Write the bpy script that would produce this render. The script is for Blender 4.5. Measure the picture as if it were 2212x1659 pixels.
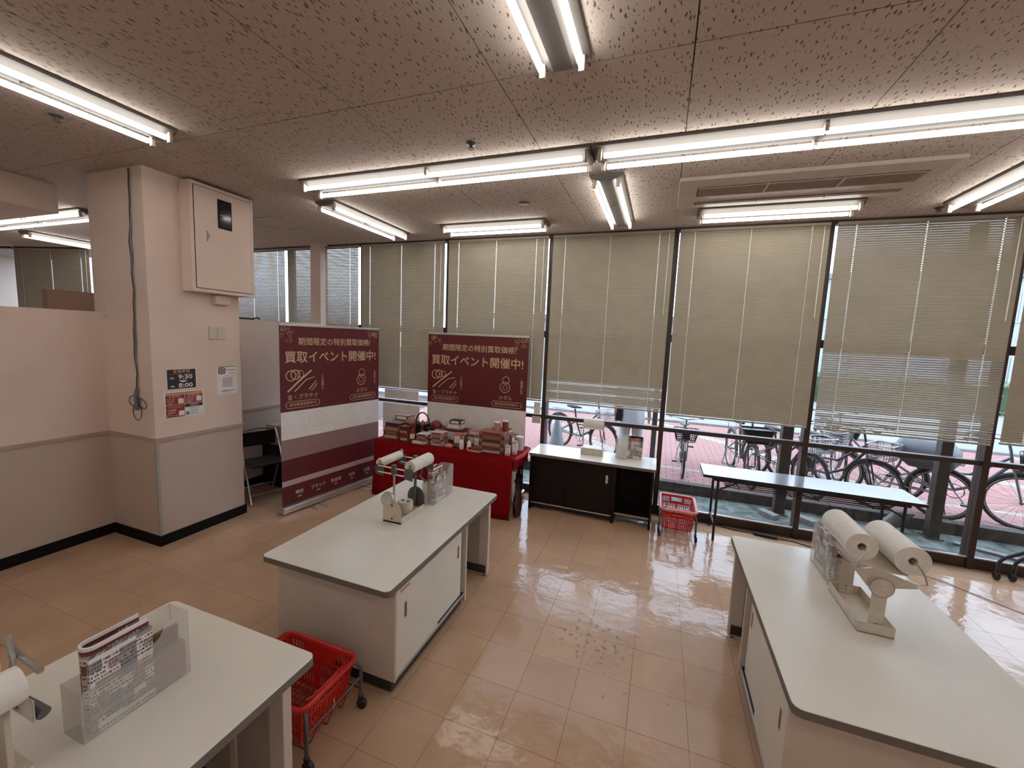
import bpy, math, random
from mathutils import Vector, Matrix
R=math.radians; PI=math.pi
rnd=random.Random(7)
sc=bpy.context.scene
for o in list(bpy.data.objects): bpy.data.objects.remove(o)
COL=sc.collection
# ------------------------------------------------------------------ camera
W_,H_=2212,1659
F_=883.84; YAW,PITCH,ROLL=-0.3465,0.1086,-0.0417; HC=1.978
def cam_axes():
    fwd=Vector((math.sin(YAW)*math.cos(PITCH),math.cos(YAW)*math.cos(PITCH),-math.sin(PITCH)))
    right=Vector((math.cos(YAW),-math.sin(YAW),0)); down=fwd.cross(right)
    r=right*math.cos(ROLL)+down*math.sin(ROLL); d=-right*math.sin(ROLL)+down*math.cos(ROLL)
    return r,d,fwd
CR,CD,CF=cam_axes()
def project(p):
    q=Vector(p)-Vector((0,0,HC)); z=q.dot(CF)
    if z<.05: return None
    return (W_/2+F_*q.dot(CR)/z, H_/2+F_*q.dot(CD)/z, z)
cd=bpy.data.cameras.new('camera'); cam=bpy.data.objects.new('camera',cd); COL.objects.link(cam)
cd.sensor_width=36; cd.lens=F_/W_*36; cd.clip_start=.02; cd.clip_end=300
m=Matrix.Identity(4)
for i,c in enumerate((CR,-CD,-CF)):
    for j in range(3): m[j][i]=c[j]
m[2][3]=HC; cam.matrix_world=m; sc.camera=cam
# ------------------------------------------------------------------ world, exposure
SKY=3.6; TUBE=7.2
w=bpy.data.worlds.new('overcast_sky'); sc.world=w; w.use_nodes=True
bg=w.node_tree.nodes['Background']; bg.inputs[0].default_value=(.66,.78,1,1); bg.inputs[1].default_value=SKY
vs=sc.view_settings; vs.view_transform='Standard'; vs.look='None'; vs.gamma=1; vs.use_curve_mapping=False; vs.exposure=0.56
cy=sc.cycles; cy.adaptive_threshold=.035; cy.adaptive_min_samples=16; cy.use_light_tree=False; cy.max_bounces=7; cy.diffuse_bounces=4; cy.glossy_bounces=3; cy.transmission_bounces=4; cy.transparent_max_bounces=10; cy.caustics_reflective=False; cy.caustics_refractive=False; cy.sample_clamp_indirect=4
# ------------------------------------------------------------------ materials
MATS={}
def srgb(c):
    return tuple(((x/255)/12.92 if x/255<=.04045 else ((x/255+.055)/1.055)**2.4) for x in c)
def mat(name,col,rough=.5,metal=0,var=.06,scale=8,bump=0,bscale=60,spec=.5,alpha=1,trans=0,emit=None,coat=0,rand=0,tl=0):
    if name in MATS: return MATS[name]
    m=bpy.data.materials.new(name); m.use_nodes=True; nt=m.node_tree; N=nt.nodes; L=nt.links
    b=N['Principled BSDF']
    b.inputs['Roughness'].default_value=rough; b.inputs['Metallic'].default_value=metal
    b.inputs['Specular IOR Level'].default_value=spec; b.inputs['Alpha'].default_value=alpha
    b.inputs['Transmission Weight'].default_value=trans; b.inputs['Coat Weight'].default_value=coat
    geo=N.new('ShaderNodeNewGeometry')
    n=N.new('ShaderNodeTexNoise'); n.inputs['Scale'].default_value=scale; n.inputs['Detail'].default_value=4
    L.new(geo.outputs['Position'],n.inputs['Vector'])
    mr=N.new('ShaderNodeMapRange'); mr.inputs[1].default_value=.3; mr.inputs[2].default_value=.7
    mr.inputs[3].default_value=1-var; mr.inputs[4].default_value=1+var
    L.new(n.outputs['Fac'],mr.inputs[0])
    fac=mr.outputs[0]
    if rand:
        oi=N.new('ShaderNodeObjectInfo'); r2=N.new('ShaderNodeMapRange'); r2.inputs[3].default_value=1-rand; r2.inputs[4].default_value=1+rand
        L.new(oi.outputs['Random'],r2.inputs[0]); mu=N.new('ShaderNodeMath'); mu.operation='MULTIPLY'
        L.new(fac,mu.inputs[0]); L.new(r2.outputs[0],mu.inputs[1]); fac=mu.outputs[0]
    vm=N.new('ShaderNodeVectorMath'); vm.operation='SCALE'; vm.inputs[0].default_value=col[:3]
    L.new(fac,vm.inputs['Scale']); L.new(vm.outputs[0],b.inputs['Base Color'])
    if bump:
        n2=N.new('ShaderNodeTexNoise'); n2.inputs['Scale'].default_value=bscale; n2.inputs['Detail'].default_value=3
        L.new(geo.outputs['Position'],n2.inputs['Vector'])
        bp=N.new('ShaderNodeBump'); bp.inputs['Strength'].default_value=bump; bp.inputs['Distance'].default_value=.01
        L.new(n2.outputs['Fac'],bp.inputs['Height']); L.new(bp.outputs[0],b.inputs['Normal'])
    if emit:
        b.inputs['Emission Color'].default_value=(*emit[:3],1); b.inputs['Emission Strength'].default_value=emit[3]
    if tl:
        t=N.new('ShaderNodeBsdfTranslucent'); t.inputs[0].default_value=(*col[:3],1)
        mx=N.new('ShaderNodeMixShader'); mx.inputs[0].default_value=tl
        L.new(b.outputs[0],mx.inputs[1]); L.new(t.outputs[0],mx.inputs[2]); L.new(mx.outputs[0],N['Material Output'].inputs[0])
    m['b']=b.name
    MATS[name]=m; return m
def node(m,t): return m.node_tree.nodes.new(t)
# ceiling board: rock-wool board with worm-like pits
def ceiling_mat():
    m=mat('ceiling_board',(.56,.485,.435),.9,var=.03,scale=2,spec=.1); nt=m.node_tree; L=nt.links; N=nt.nodes
    b=N['Principled BSDF']; geo=[n for n in N if n.type=='NEW_GEOMETRY'][0]
    def pits(sx,sy,thr,dist,nsc):
        mp=node(m,'ShaderNodeMapping'); mp.inputs['Scale'].default_value=(sx,sy,1); L.new(geo.outputs['Position'],mp.inputs[0])
        nz=node(m,'ShaderNodeTexNoise'); nz.inputs['Scale'].default_value=nsc; L.new(geo.outputs['Position'],nz.inputs['Vector'])
        ad=node(m,'ShaderNodeVectorMath'); ad.operation='MULTIPLY_ADD'; ad.inputs[1].default_value=(dist,dist*.3,0)
        L.new(nz.outputs['Color'],ad.inputs[0]); L.new(mp.outputs[0],ad.inputs[2])
        vo=node(m,'ShaderNodeTexVoronoi'); vo.voronoi_dimensions='2D'; vo.inputs['Scale'].default_value=1; L.new(ad.outputs[0],vo.inputs['Vector'])
        s=node(m,'ShaderNodeSeparateColor'); L.new(vo.outputs['Color'],s.inputs[0])
        tm=node(m,'ShaderNodeMath'); tm.operation='MULTIPLY'; tm.inputs[1].default_value=thr; L.new(s.outputs[0],tm.inputs[0])
        lt=node(m,'ShaderNodeMapRange'); lt.inputs[1].default_value=-.05; lt.inputs[2].default_value=.03
        su=node(m,'ShaderNodeMath'); su.operation='SUBTRACT'; L.new(tm.outputs[0],su.inputs[0]); L.new(vo.outputs['Distance'],su.inputs[1])
        L.new(su.outputs[0],lt.inputs[0]); return lt.outputs[0]
    a=pits(54,15,.205,1.0,60); c=pits(120,80,.17,.5,90)
    mx=node(m,'ShaderNodeMath'); mx.operation='MAXIMUM'; L.new(a,mx.inputs[0])
    hc=node(m,'ShaderNodeMath'); hc.operation='MULTIPLY'; hc.inputs[1].default_value=.55; L.new(c,hc.inputs[0]); L.new(hc.outputs[0],mx.inputs[1])
    mixc=node(m,'ShaderNodeMix'); mixc.data_type='RGBA'; L.new(mx.outputs[0],mixc.inputs[0])
    src=b.inputs['Base Color'].links[0].from_socket; L.new(src,mixc.inputs[6]); mixc.inputs[7].default_value=(.16,.125,.11,1)
    L.new(mixc.outputs[2],b.inputs['Base Color'])
    bp=node(m,'ShaderNodeBump'); bp.inputs['Strength'].default_value=.5; bp.inputs['Distance'].default_value=.004; bp.invert=True
    L.new(mx.outputs[0],bp.inputs['Height']); L.new(bp.outputs[0],b.inputs['Normal'])
    return m
def floor_mat():
    m=mat('vinyl_tile',(.52,.335,.215),.105,var=.07,scale=3.2,spec=.5,rand=.035); nt=m.node_tree; L=nt.links; N=nt.nodes
    b=N['Principled BSDF']; geo=[n for n in N if n.type=='NEW_GEOMETRY'][0]
    # long waxy ripples + fine unevenness
    n1=node(m,'ShaderNodeTexNoise'); n1.inputs['Scale'].default_value=9; n1.inputs['Detail'].default_value=3; L.new(geo.outputs['Position'],n1.inputs['Vector'])
    bp=node(m,'ShaderNodeBump'); bp.inputs['Strength'].default_value=.08; bp.inputs['Distance'].default_value=.05
    L.new(n1.outputs['Fac'],bp.inputs['Height']); L.new(bp.outputs[0],b.inputs['Normal'])
    # dried sticky marks around one spot, light flecks everywhere
    vd=node(m,'ShaderNodeVectorMath'); vd.operation='DISTANCE'; vd.inputs[1].default_value=(-.28,2.62,0); L.new(geo.outputs['Position'],vd.inputs[0])
    r=node(m,'ShaderNodeMapRange'); r.inputs[1].default_value=.12; r.inputs[2].default_value=.34; r.inputs[3].default_value=1; r.inputs[4].default_value=0; L.new(vd.outputs['Value'],r.inputs[0])
    n2=node(m,'ShaderNodeTexNoise'); n2.inputs['Scale'].default_value=26; n2.inputs['Detail'].default_value=1; L.new(geo.outputs['Position'],n2.inputs['Vector'])
    r2=node(m,'ShaderNodeMapRange'); r2.inputs[1].default_value=.61; r2.inputs[2].default_value=.65; L.new(n2.outputs['Fac'],r2.inputs[0])
    mu=node(m,'ShaderNodeMath'); mu.operation='MULTIPLY'; L.new(r.outputs[0],mu.inputs[0]); L.new(r2.outputs[0],mu.inputs[1])
    n3=node(m,'ShaderNodeTexNoise'); n3.inputs['Scale'].default_value=14; n3.inputs['Detail'].default_value=2; L.new(geo.outputs['Position'],n3.inputs['Vector'])
    r3=node(m,'ShaderNodeMapRange'); r3.inputs[1].default_value=.72; r3.inputs[2].default_value=.75; r3.inputs[4].default_value=.45; L.new(n3.outputs['Fac'],r3.inputs[0])
    mm=node(m,'ShaderNodeMath'); mm.operation='MAXIMUM'; L.new(mu.outputs[0],mm.inputs[0]); L.new(r3.outputs[0],mm.inputs[1])
    mixc=node(m,'ShaderNodeMix'); mixc.data_type='RGBA'; L.new(mm.outputs[0],mixc.inputs[0])
    src=b.inputs['Base Color'].links[0].from_socket; L.new(src,mixc.inputs[6]); mixc.inputs[7].default_value=(.26,.17,.12,1)
    L.new(mixc.outputs[2],b.inputs['Base Color']); return m
def glass_mat():
    m=bpy.data.materials.new('window_glass'); m.use_nodes=True; nt=m.node_tree; N=nt.nodes; L=nt.links
    N.remove(N['Principled BSDF']); t=N.new('ShaderNodeBsdfTransparent'); t.inputs[0].default_value=(.95,.97,.96,1)
    g=N.new('ShaderNodeBsdfGlossy'); g.inputs['Roughness'].default_value=.02
    fr=N.new('ShaderNodeFresnel'); fr.inputs[0].default_value=1.45; mx=N.new('ShaderNodeMixShader')
    ge=N.new('ShaderNodeNewGeometry'); iv=N.new('ShaderNodeMath'); iv.operation='SUBTRACT'; iv.inputs[0].default_value=1; L.new(ge.outputs['Backfacing'],iv.inputs[1])
    ml=N.new('ShaderNodeMath'); ml.operation='MULTIPLY'; L.new(fr.outputs[0],ml.inputs[0]); L.new(iv.outputs[0],ml.inputs[1])
    L.new(ml.outputs[0],mx.inputs[0]); L.new(t.outputs[0],mx.inputs[1]); L.new(g.outputs[0],mx.inputs[2]); L.new(mx.outputs[0],N['Material Output'].inputs[0])
    return m
def frosted_mat():
    m=bpy.data.materials.new('clear_plastic'); m.use_nodes=True; nt=m.node_tree; N=nt.nodes; L=nt.links
    b=N['Principled BSDF']; b.inputs['Base Color'].default_value=(.93,.91,.89,1); b.inputs['Roughness'].default_value=.3
    t=N.new('ShaderNodeBsdfTransparent'); t.inputs[0].default_value=(.93,.92,.9,1); mx=N.new('ShaderNodeMixShader')
    n=N.new('ShaderNodeTexNoise'); n.inputs['Scale'].default_value=20; r=N.new('ShaderNodeMapRange'); r.inputs[3].default_value=.16; r.inputs[4].default_value=.27
    L.new(n.outputs['Fac'],r.inputs[0]); L.new(r.outputs[0],mx.inputs[0])
    L.new(t.outputs[0],mx.inputs[1]); L.new(b.outputs[0],mx.inputs[2]); L.new(mx.outputs[0],N['Material Output'].inputs[0]); return m
def print_mat(name,base,inks,scale=40,thr=.55,rows=75):
    """printed flyer: colour blocks, photo patches and lines of small print"""
    m=mat(name,base,.6,var=.03,scale=5); nt=m.node_tree; L=nt.links; N=nt.nodes; b=N['Principled BSDF']
    tc=node(m,'ShaderNodeTexCoord'); sp=node(m,'ShaderNodeSeparateXYZ'); L.new(tc.outputs['Object'],sp.inputs[0])
    def mth(op,a,bb=None):
        n=node(m,'ShaderNodeMath'); n.operation=op
        for i,v in enumerate((a,bb)):
            if v is None: continue
            if isinstance(v,(int,float)): n.inputs[i].default_value=v
            else: L.new(v,n.inputs[i])
        return n.outputs[0]
    def mix(f,c,col):
        mx=node(m,'ShaderNodeMix'); mx.data_type='RGBA'; L.new(f,mx.inputs[0]); L.new(c,mx.inputs[6]); mx.inputs[7].default_value=(*col,1); return mx.outputs[2]
    cur=b.inputs['Base Color'].links[0].from_socket
    xy=mth('ADD',sp.outputs[0],sp.outputs[1])
    for i,ink in enumerate(inks[1:]):     # blocky patches
        bx=mth('FLOOR',mth('MULTIPLY',xy,scale*(1+.4*i))); bz=mth('FLOOR',mth('MULTIPLY',sp.outputs[2],scale*1.3*(1+.4*i)))
        cb=node(m,'ShaderNodeCombineXYZ'); L.new(bx,cb.inputs[0]); L.new(bz,cb.inputs[1]); cb.inputs[2].default_value=3.1*i
        wn=node(m,'ShaderNodeTexWhiteNoise'); L.new(cb.outputs[0],wn.inputs[0]); cur=mix(mth('GREATER_THAN',wn.outputs['Value'],.72),cur,ink)
    zr=mth('MULTIPLY',sp.outputs[2],rows); row=mth('FLOOR',zr); fr=mth('FRACT',zr)
    cb=node(m,'ShaderNodeCombineXYZ'); L.new(mth('MULTIPLY',xy,330),cb.inputs[0]); L.new(mth('MULTIPLY',row,7.37),cb.inputs[1])
    nz=node(m,'ShaderNodeTexNoise'); nz.inputs['Scale'].default_value=1; nz.inputs['Detail'].default_value=0; L.new(cb.outputs[0],nz.inputs['Vector'])
    wr=node(m,'ShaderNodeTexWhiteNoise'); wr.noise_dimensions='1D'; L.new(row,wr.inputs['W'])
    f=mth('MULTIPLY',mth('MULTIPLY',mth('GREATER_THAN',nz.outputs['Fac'],.46),mth('GREATER_THAN',fr,.42)),mth('GREATER_THAN',wr.outputs['Value'],.3))
    cur=mix(f,cur,inks[0]); L.new(cur,b.inputs['Base Color']); return m
M_CEIL=ceiling_mat(); M_FLOOR=floor_mat(); M_GLASS=glass_mat(); M_FROST=frosted_mat()
M_WALL=mat('painted_wall',(.76,.62,.54),.8,var=.035,scale=3,bump=.12,bscale=260,spec=.2)
M_WALLLOW=mat('dado_wall',(.56,.45,.375),.7,var=.04,scale=3,bump=.12,bscale=260,spec=.25)
M_DADO=mat('dado_trim',(.44,.335,.27),.55)
M_BASE=mat('black_skirting',(.008,.007,.007),.6,spec=.15)
M_BRONZE=mat('bronze_aluminium',(.055,.034,.026),.42,metal=.3)
M_SLAT=mat('blind_slat',(.37,.325,.25),.5,var=.04,scale=6,spec=.3)
M_CORD=mat('blind_cord',(.9,.86,.78),.7)
M_WHITE=mat('white_laminate',(.76,.725,.65),.22,var=.03,scale=4,spec=.5)
M_CABW=mat('cabinet_white',(.62,.54,.47),.5,var=.04,scale=4)
M_DOOR=mat('door_white',(.72,.69,.60),.4,var=.03,scale=4)
M_EDGE=mat('edge_rubber',(.17,.145,.125),.6)
M_DARK=mat('dark_brown_panel',(.014,.008,.007),.6,spec=.2)
M_BLACK=mat('black_metal',(.018,.017,.017),.4,metal=.2)
M_GREYP=mat('panel_grey',(.42,.37,.32),.55,var=.08,scale=6)
M_KICK=mat('kick_dark',(.035,.028,.026),.5)
M_STEEL=mat('steel',(.62,.6,.57),.28,metal=1,var=.05)
M_ALU=mat('aluminium',(.66,.64,.6),.35,metal=.9)
M_RED=mat('red_plastic',(.62,.022,.014),.35,var=.04,spec=.5)
M_PINK=mat('faded_red_plastic',(.80,.36,.33),.4)
M_GREYM=mat('grey_paint_metal',(.13,.125,.12),.4,metal=.4)
M_CREAM=mat('cream_enamel',(.60,.52,.43),.4,var=.1,scale=18)
M_ROLL=mat('plastic_bag_roll',(.80,.76,.70),.32,var=.04,scale=30)
M_CLOTH=mat('red_cloth',(.22,.004,.006),.85,var=.1,scale=20,spec=.1)
M_MAROON=mat('maroon_print',(.115,.010,.012),.5,var=.12,scale=5)
M_GOLD=mat('gold_print',(.62,.45,.28),.5)
M_WPRINT=mat('white_print',(.82,.78,.75),.5)
M_FIX=mat('fixture_white',(.11,.097,.085),.5)
M_TUBE=mat('fluorescent_tube',(1,1,1),.5,emit=(1,.97,.91,TUBE))
M_TUBE.cycles.emission_sampling='FRONT'
M_SOCK=mat('lamp_socket',(.55,.45,.36),.5)
M_PAPER=mat('white_paper',(.82,.80,.76),.7)
M_CARD=mat('cardboard',(.36,.22,.15),.8,var=.08)
M_GREY=mat('mid_grey',(.3,.28,.26),.6)
def C(name,c,rough=.5,**k): return mat(name,srgb(c),rough,**k)
# ------------------------------------------------------------------ mesh builder
class MB:
    def __init__(s): s.v=[]; s.f=[]; s.s=[]
    def add(s,vs,fs,smooth=False):
        o=len(s.v); s.v+= [tuple(v) for v in vs]; s.f+=[tuple(i+o for i in f) for f in fs]; s.s+=[smooth]*len(fs); return s
    def box(s,x0,x1,y0,y1,z0,z1):
        return s.add([(x0,y0,z0),(x1,y0,z0),(x1,y1,z0),(x0,y1,z0),(x0,y0,z1),(x1,y0,z1),(x1,y1,z1),(x0,y1,z1)],
          [(3,2,1,0),(4,5,6,7),(0,1,5,4),(1,2,6,5),(2,3,7,6),(3,0,4,7)])
    def prism(s,poly,a0,a1,axis='z'):
        """poly 2-D; axis z: (x,y), y: (x,z), x: (y,z)"""
        n=len(poly)
        def P(p,a): return (p[0],p[1],a) if axis=='z' else ((p[0],a,p[1]) if axis=='y' else (a,p[0],p[1]))
        area=sum(poly[i][0]*poly[(i+1)%n][1]-poly[(i+1)%n][0]*poly[i][1] for i in range(n))
        if area<0: poly=poly[::-1]
        vs=[P(p,a0) for p in poly]+[P(p,a1) for p in poly]
        fl=(axis=='y')
        fs=[tuple(range(n))[::-1],tuple(range(n,2*n))]+[(i,(i+1)%n,n+(i+1)%n,n+i) for i in range(n)]
        if fl: fs=[f[::-1] for f in fs]
        return s.add(vs,fs)
    def tube(s,path,r,n=8,closed=False):
        P=[Vector(p) for p in path]; k=len(P); rs=r if isinstance(r,(list,tuple)) else [r]*k
        vs=[]; up=None
        for i in range(k):
            if closed: t=(P[(i+1)%k]-P[i-1])
            else: t=P[min(i+1,k-1)]-P[max(i-1,0)]
            if t.length<1e-9: t=Vector((0,0,1))
            t.normalize()
            if up is None:
                up=Vector((0,0,1)) if abs(t.z)<.9 else Vector((1,0,0))
            a=t.cross(up)
            if a.length<1e-6: a=t.orthogonal()
            a.normalize(); b=a.cross(t); up=b
            for j in range(n):
                th=2*PI*j/n; vs.append(P[i]+(a*math.cos(th)+b*math.sin(th))*rs[i])
        fs=[]
        for i in range(k if closed else k-1):
            i2=(i+1)%k
            for j in range(n): fs.append((i*n+j,i*n+(j+1)%n,i2*n+(j+1)%n,i2*n+j))
        s.add(vs,fs,True)
        if not closed: s.add([],[]); o=len(s.v)-len(vs); s.f+=[tuple(o+j for j in range(n))[::-1],tuple(o+(k-1)*n+j for j in range(n))]; s.s+=[False,False]
        return s
    def cyl(s,p0,p1,r,n=16,r1=None): return s.tube([p0,p1],[r,r if r1 is None else r1],n)
    def lathe(s,prof,c=(0,0,0),n=20,axis='z',cap=True):
        vs=[]; 
        for r,h in prof:
            for j in range(n):
                a=2*PI*j/n; x,y=r*math.cos(a),r*math.sin(a)
                vs.append((c[0]+x,c[1]+y,c[2]+h) if axis=='z' else ((c[0]+x,c[1]-h,c[2]+y) if axis=='y' else (c[0]+h,c[1]+x,c[2]+y)))
        k=len(prof); fs=[(i*n+j,i*n+(j+1)%n,(i+1)*n+(j+1)%n,(i+1)*n+j) for i in range(k-1) for j in range(n)]
        s.add(vs,fs,True)
        if cap:
            o=len(s.v)-len(vs); s.f+=[tuple(o+j for j in range(n))[::-1],tuple(o+(k-1)*n+j for j in range(n))]; s.s+=[False,False]
        return s
    def loft(s,rings,caps=True,smooth=True):
        n=len(rings[0]); vs=[p for r in rings for p in r]; k=len(rings)
        s.add(vs,[(i*n+j,i*n+(j+1)%n,(i+1)*n+(j+1)%n,(i+1)*n+j) for i in range(k-1) for j in range(n)],smooth)
        if caps: o=len(s.v)-len(vs); s.f+=[tuple(o+j for j in range(n))[::-1],tuple(o+(k-1)*n+j for j in range(n))]; s.s+=[False,False]
        return s
    def xf(s,M):
        s.v=[tuple(M@Vector(v)) for v in s.v]; return s
    def mesh(s,name):
        me=bpy.data.meshes.new(name); me.from_pydata(s.v,[],s.f); me.polygons.foreach_set('use_smooth',s.s); me.update()
        if any(s.s): me.set_sharp_from_angle(angle=R(38))
        return me
    def build(s,name,m,parent=None,bevel=0,loc=None,seg=2):
        me=s.mesh(name); me.materials.append(m)
        return link(name,me,parent,loc,bevel,seg)
def link(name,me,parent=None,loc=None,bevel=0,seg=2):
    o=bpy.data.objects.new(name,me); COL.objects.link(o)
    if parent: o.parent=parent
    if loc: o.location=loc
    if bevel:
        b=o.modifiers.new('bevel','BEVEL'); b.width=bevel; b.segments=seg; b.limit_method='ANGLE'; b.angle_limit=R(40)
    return o
def box(name,d,m,parent=None,bevel=0): return MB().box(*d).build(name,m,parent,bevel)
def tag(o,label,cat,group=None):
    o['label']=label; o['category']=cat
    if group: o['group']=group
    return o
def thing(name,label,cat,loc=(0,0,0),rz=0,group=None):
    o=bpy.data.objects.new(name,None); o.empty_display_size=.1; COL.objects.link(o); o.location=loc; o.rotation_euler=(0,0,rz)
    return tag(o,label,cat,group)
def struct(o): o['kind']='structure'; return o
def estruct(name,loc=(0,0,0),rz=0):
    o=bpy.data.objects.new(name,None); o.empty_display_size=.1; COL.objects.link(o); o.location=loc; o.rotation_euler=(0,0,rz); return struct(o)
def stuff(o): o['kind']='stuff'; return o
def rrect(x0,x1,y0,y1,r,n=4):
    p=[]
    for cx,cy,a in ((x1-r,y1-r,0),(x0+r,y1-r,90),(x0+r,y0+r,180),(x1-r,y0+r,270)):
        for i in range(n+1): t=R(a+90*i/n); p.append((cx+r*math.cos(t),cy+r*math.sin(t)))
    return p
def text(body,size,x,z,m,parent,y=-.002,align='CENTER',name='lettering',offset=0,sx=1,vertical=False):
    if vertical: body='\n'.join(body)
    cu=bpy.data.curves.new('t','FONT'); cu.body=body; cu.size=size; cu.align_x=align; cu.align_y='CENTER'; cu.offset=offset*size; cu.resolution_u=2
    if vertical: cu.space_line=.72
    t=bpy.data.objects.new('t',cu); COL.objects.link(t); bpy.context.view_layer.update()
    me=bpy.data.meshes.new_from_object(t.evaluated_get(bpy.context.evaluated_depsgraph_get()))
    bpy.data.objects.remove(t); bpy.data.curves.remove(cu)
    for v in me.vertices: c=v.co.copy(); v.co=(x+c.x*sx,y,z+c.y)
    me.name=name; me.materials.clear(); me.materials.append(m)
    return link(name,me,parent)
def arc(c,r,a0,a1,n=10,plane='xz'):
    out=[]
    for i in range(n+1):
        t=R(a0+(a1-a0)*i/n); u,v=r*math.cos(t),r*math.sin(t)
        out.append((c[0]+u,c[1],c[2]+v) if plane=='xz' else ((c[0],c[1]+u,c[2]+v) if plane=='yz' else (c[0]+u,c[1]+v,c[2])))
    return out
def copy_tree(o,parent=None):
    c=o.copy(); COL.objects.link(c); c.parent=parent
    for ch in list(o.children): copy_tree(ch,c)
    return c
ORD=['bottom','second','third','fourth','fifth','sixth','seventh','eighth']
# ================================================================== STRUCTURE
CH=3.266; WY=4.95; LX=-4.76; PX=-4.09; PY0,PY1=2.23,3.02
# ---- floor
TS=.3; fx0,fy0=-.926,2.924
M_GROUT=mat('tile_joint',(.22,.15,.105),.8)
fl=box('floor',(-13,8,-9,WY+.06,-.25,-.004),M_GROUT); struct(fl)
tm=MB().prism(rrect(.0009,TS-.0009,.0009,TS-.0009,.0015,1),-.004,0).mesh('tile'); tm.materials.append(M_FLOOR)
tiles=[]; rest=[]
blk=[(-2.0,-1.3,1.9,2.6),(.7,1.4,1.9,3),(-2,-1.35,-1,1.1)]
for i in range(-13,30):
    for j in range(-39,7):
        x,y=fx0+i*TS,fy0+j*TS
        if x<LX-.1 or x>7.7 or y>WY-.02: continue
        p=project((x+.15,y+.15,0)); sco=0
        if p and -60<p[0]<W_+60 and p[1]<H_+60 and not any(a<x<b-.3 and c<y<d-.3 for a,b,c,d in blk):
            sco=1/p[2]**3
        (tiles if sco else rest).append((sco,x,y))
tiles.sort(reverse=True); rest+=tiles[300:]; tiles=tiles[:300]
for k,(s_,x,y) in enumerate(tiles): link('tile',tm,fl,(x,y,0))
tf=MB()
for _,x,y in rest:
    y1=min(y+TS,WY-.0); tf.box(x+.0009,x+TS-.0009,y+.0009,y1-.0009,-.004,0)
stuff(tf.build('tile_field',M_FLOOR,fl))
box('adjoining_room_floor',(-12.9,LX-.12,-8.9,4.9,-.004,.001),M_FLOOR,fl)
# ---- ceiling
ce=box('ceiling',(-13,8,-9,WY+.1,CH+.012,CH+.2),M_KICK); struct(ce)
BX,BY=.91,1.80; cx0,cy0=-.876,2.028
bm=MB().prism(rrect(.003,BX-.003,.003,BY-.003,.002,1),0,.012).mesh('ceiling_board'); bm.materials.append(M_CEIL)
for i in range(-14,10):
    for j in range(-6,2):
        x,y=cx0+i*BX,cy0+j*BY
        if j==1 and y+BY>WY+.1:
            o=MB().box(.0015,BX-.0015,.0015,WY+.09-y,0,.012).build('ceiling_board',M_CEIL,ce,loc=(x,y,CH))
        else: link('ceiling_board',bm,ce,(x,y,CH))
# ---- hidden walls behind and right of the camera close the room
struct(box('wall_back',(-13,8,-9.1,-9,0,CH),M_WALL)); struct(box('wall_right',(8,8.1,-9,WY,0,CH),M_WALL))
struct(box('wall_far_left',(-13.1,-13,-9,4.9,0,CH),M_WALL))
# ---- left partition with dado
def partition(name,y0,y1,top):
    r=estruct(name,(LX,y0,0)); L=y1-y0
    box('upper_panel',(-.1,0,0,L,.97,top),M_WALL,r); box('lower_panel',(-.1,0,0,L,0,.97),M_WALLLOW,r)
    box('dado_rail',(0,.012,0,L,.953,.985),M_DADO,r,.002); return r
partition('wall_left',-9,PY0,2.07)
partition('wall_left_rear',PY1,4.78,2.085)
struct(box('baseboard_left',(LX,LX+.012,-9,PY0,0,.094),M_BASE,None,.002))
struct(box('baseboard_left_rear',(LX,LX+.012,PY1,4.78,0,.094),M_BASE,None,.002))
# ---- pillar
pl=estruct('wall_pillar',((LX+PX)/2,(PY0+PY1)/2,0)); hx,hy=(PX-LX)/2,(PY1-PY0)/2
box('upper_panel',(-hx-.1,hx,-hy,hy,.97,CH),M_WALL,pl,.004); box('lower_panel',(-hx-.1,hx,-hy,hy,0,.97),M_WALLLOW,pl,.004)
MB().prism([(-hx,-hy-.012),(hx+.012,-hy-.012),(hx+.012,hy+.012),(hx,hy+.012),(hx,-hy),(-hx,-hy)],.953,.985).build('dado_rail',M_DADO,pl)
MB().prism([(hx-.02,-hy-.003),(hx+.003,-hy-.003),(hx+.003,-hy+.02),(hx,-hy+.02),(hx,-hy),(hx-.02,-hy)],.094,.953).build('corner_guard',mat('guard_metal',(.42,.40,.37),.5,metal=.3),pl)
bb=MB().prism([(-hx,-hy-.012),(hx+.012,-hy-.012),(hx+.012,hy+.012),(hx,hy+.012),(hx,-hy),(-hx,-hy)],0,.094).build('baseboard_pillar',M_BASE); bb.location=pl.location; struct(bb)
# slim column at the window line and the beam and far walls of the adjoining room
struct(box('wall_column',(-4.99,-4.80,4.80,4.94,0,CH),M_WALL,None,.003))
struct(box('trim_beam',(-9.5,-5.55,1.2,2.33,3.0,CH),M_WALL,None,.004))
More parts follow.
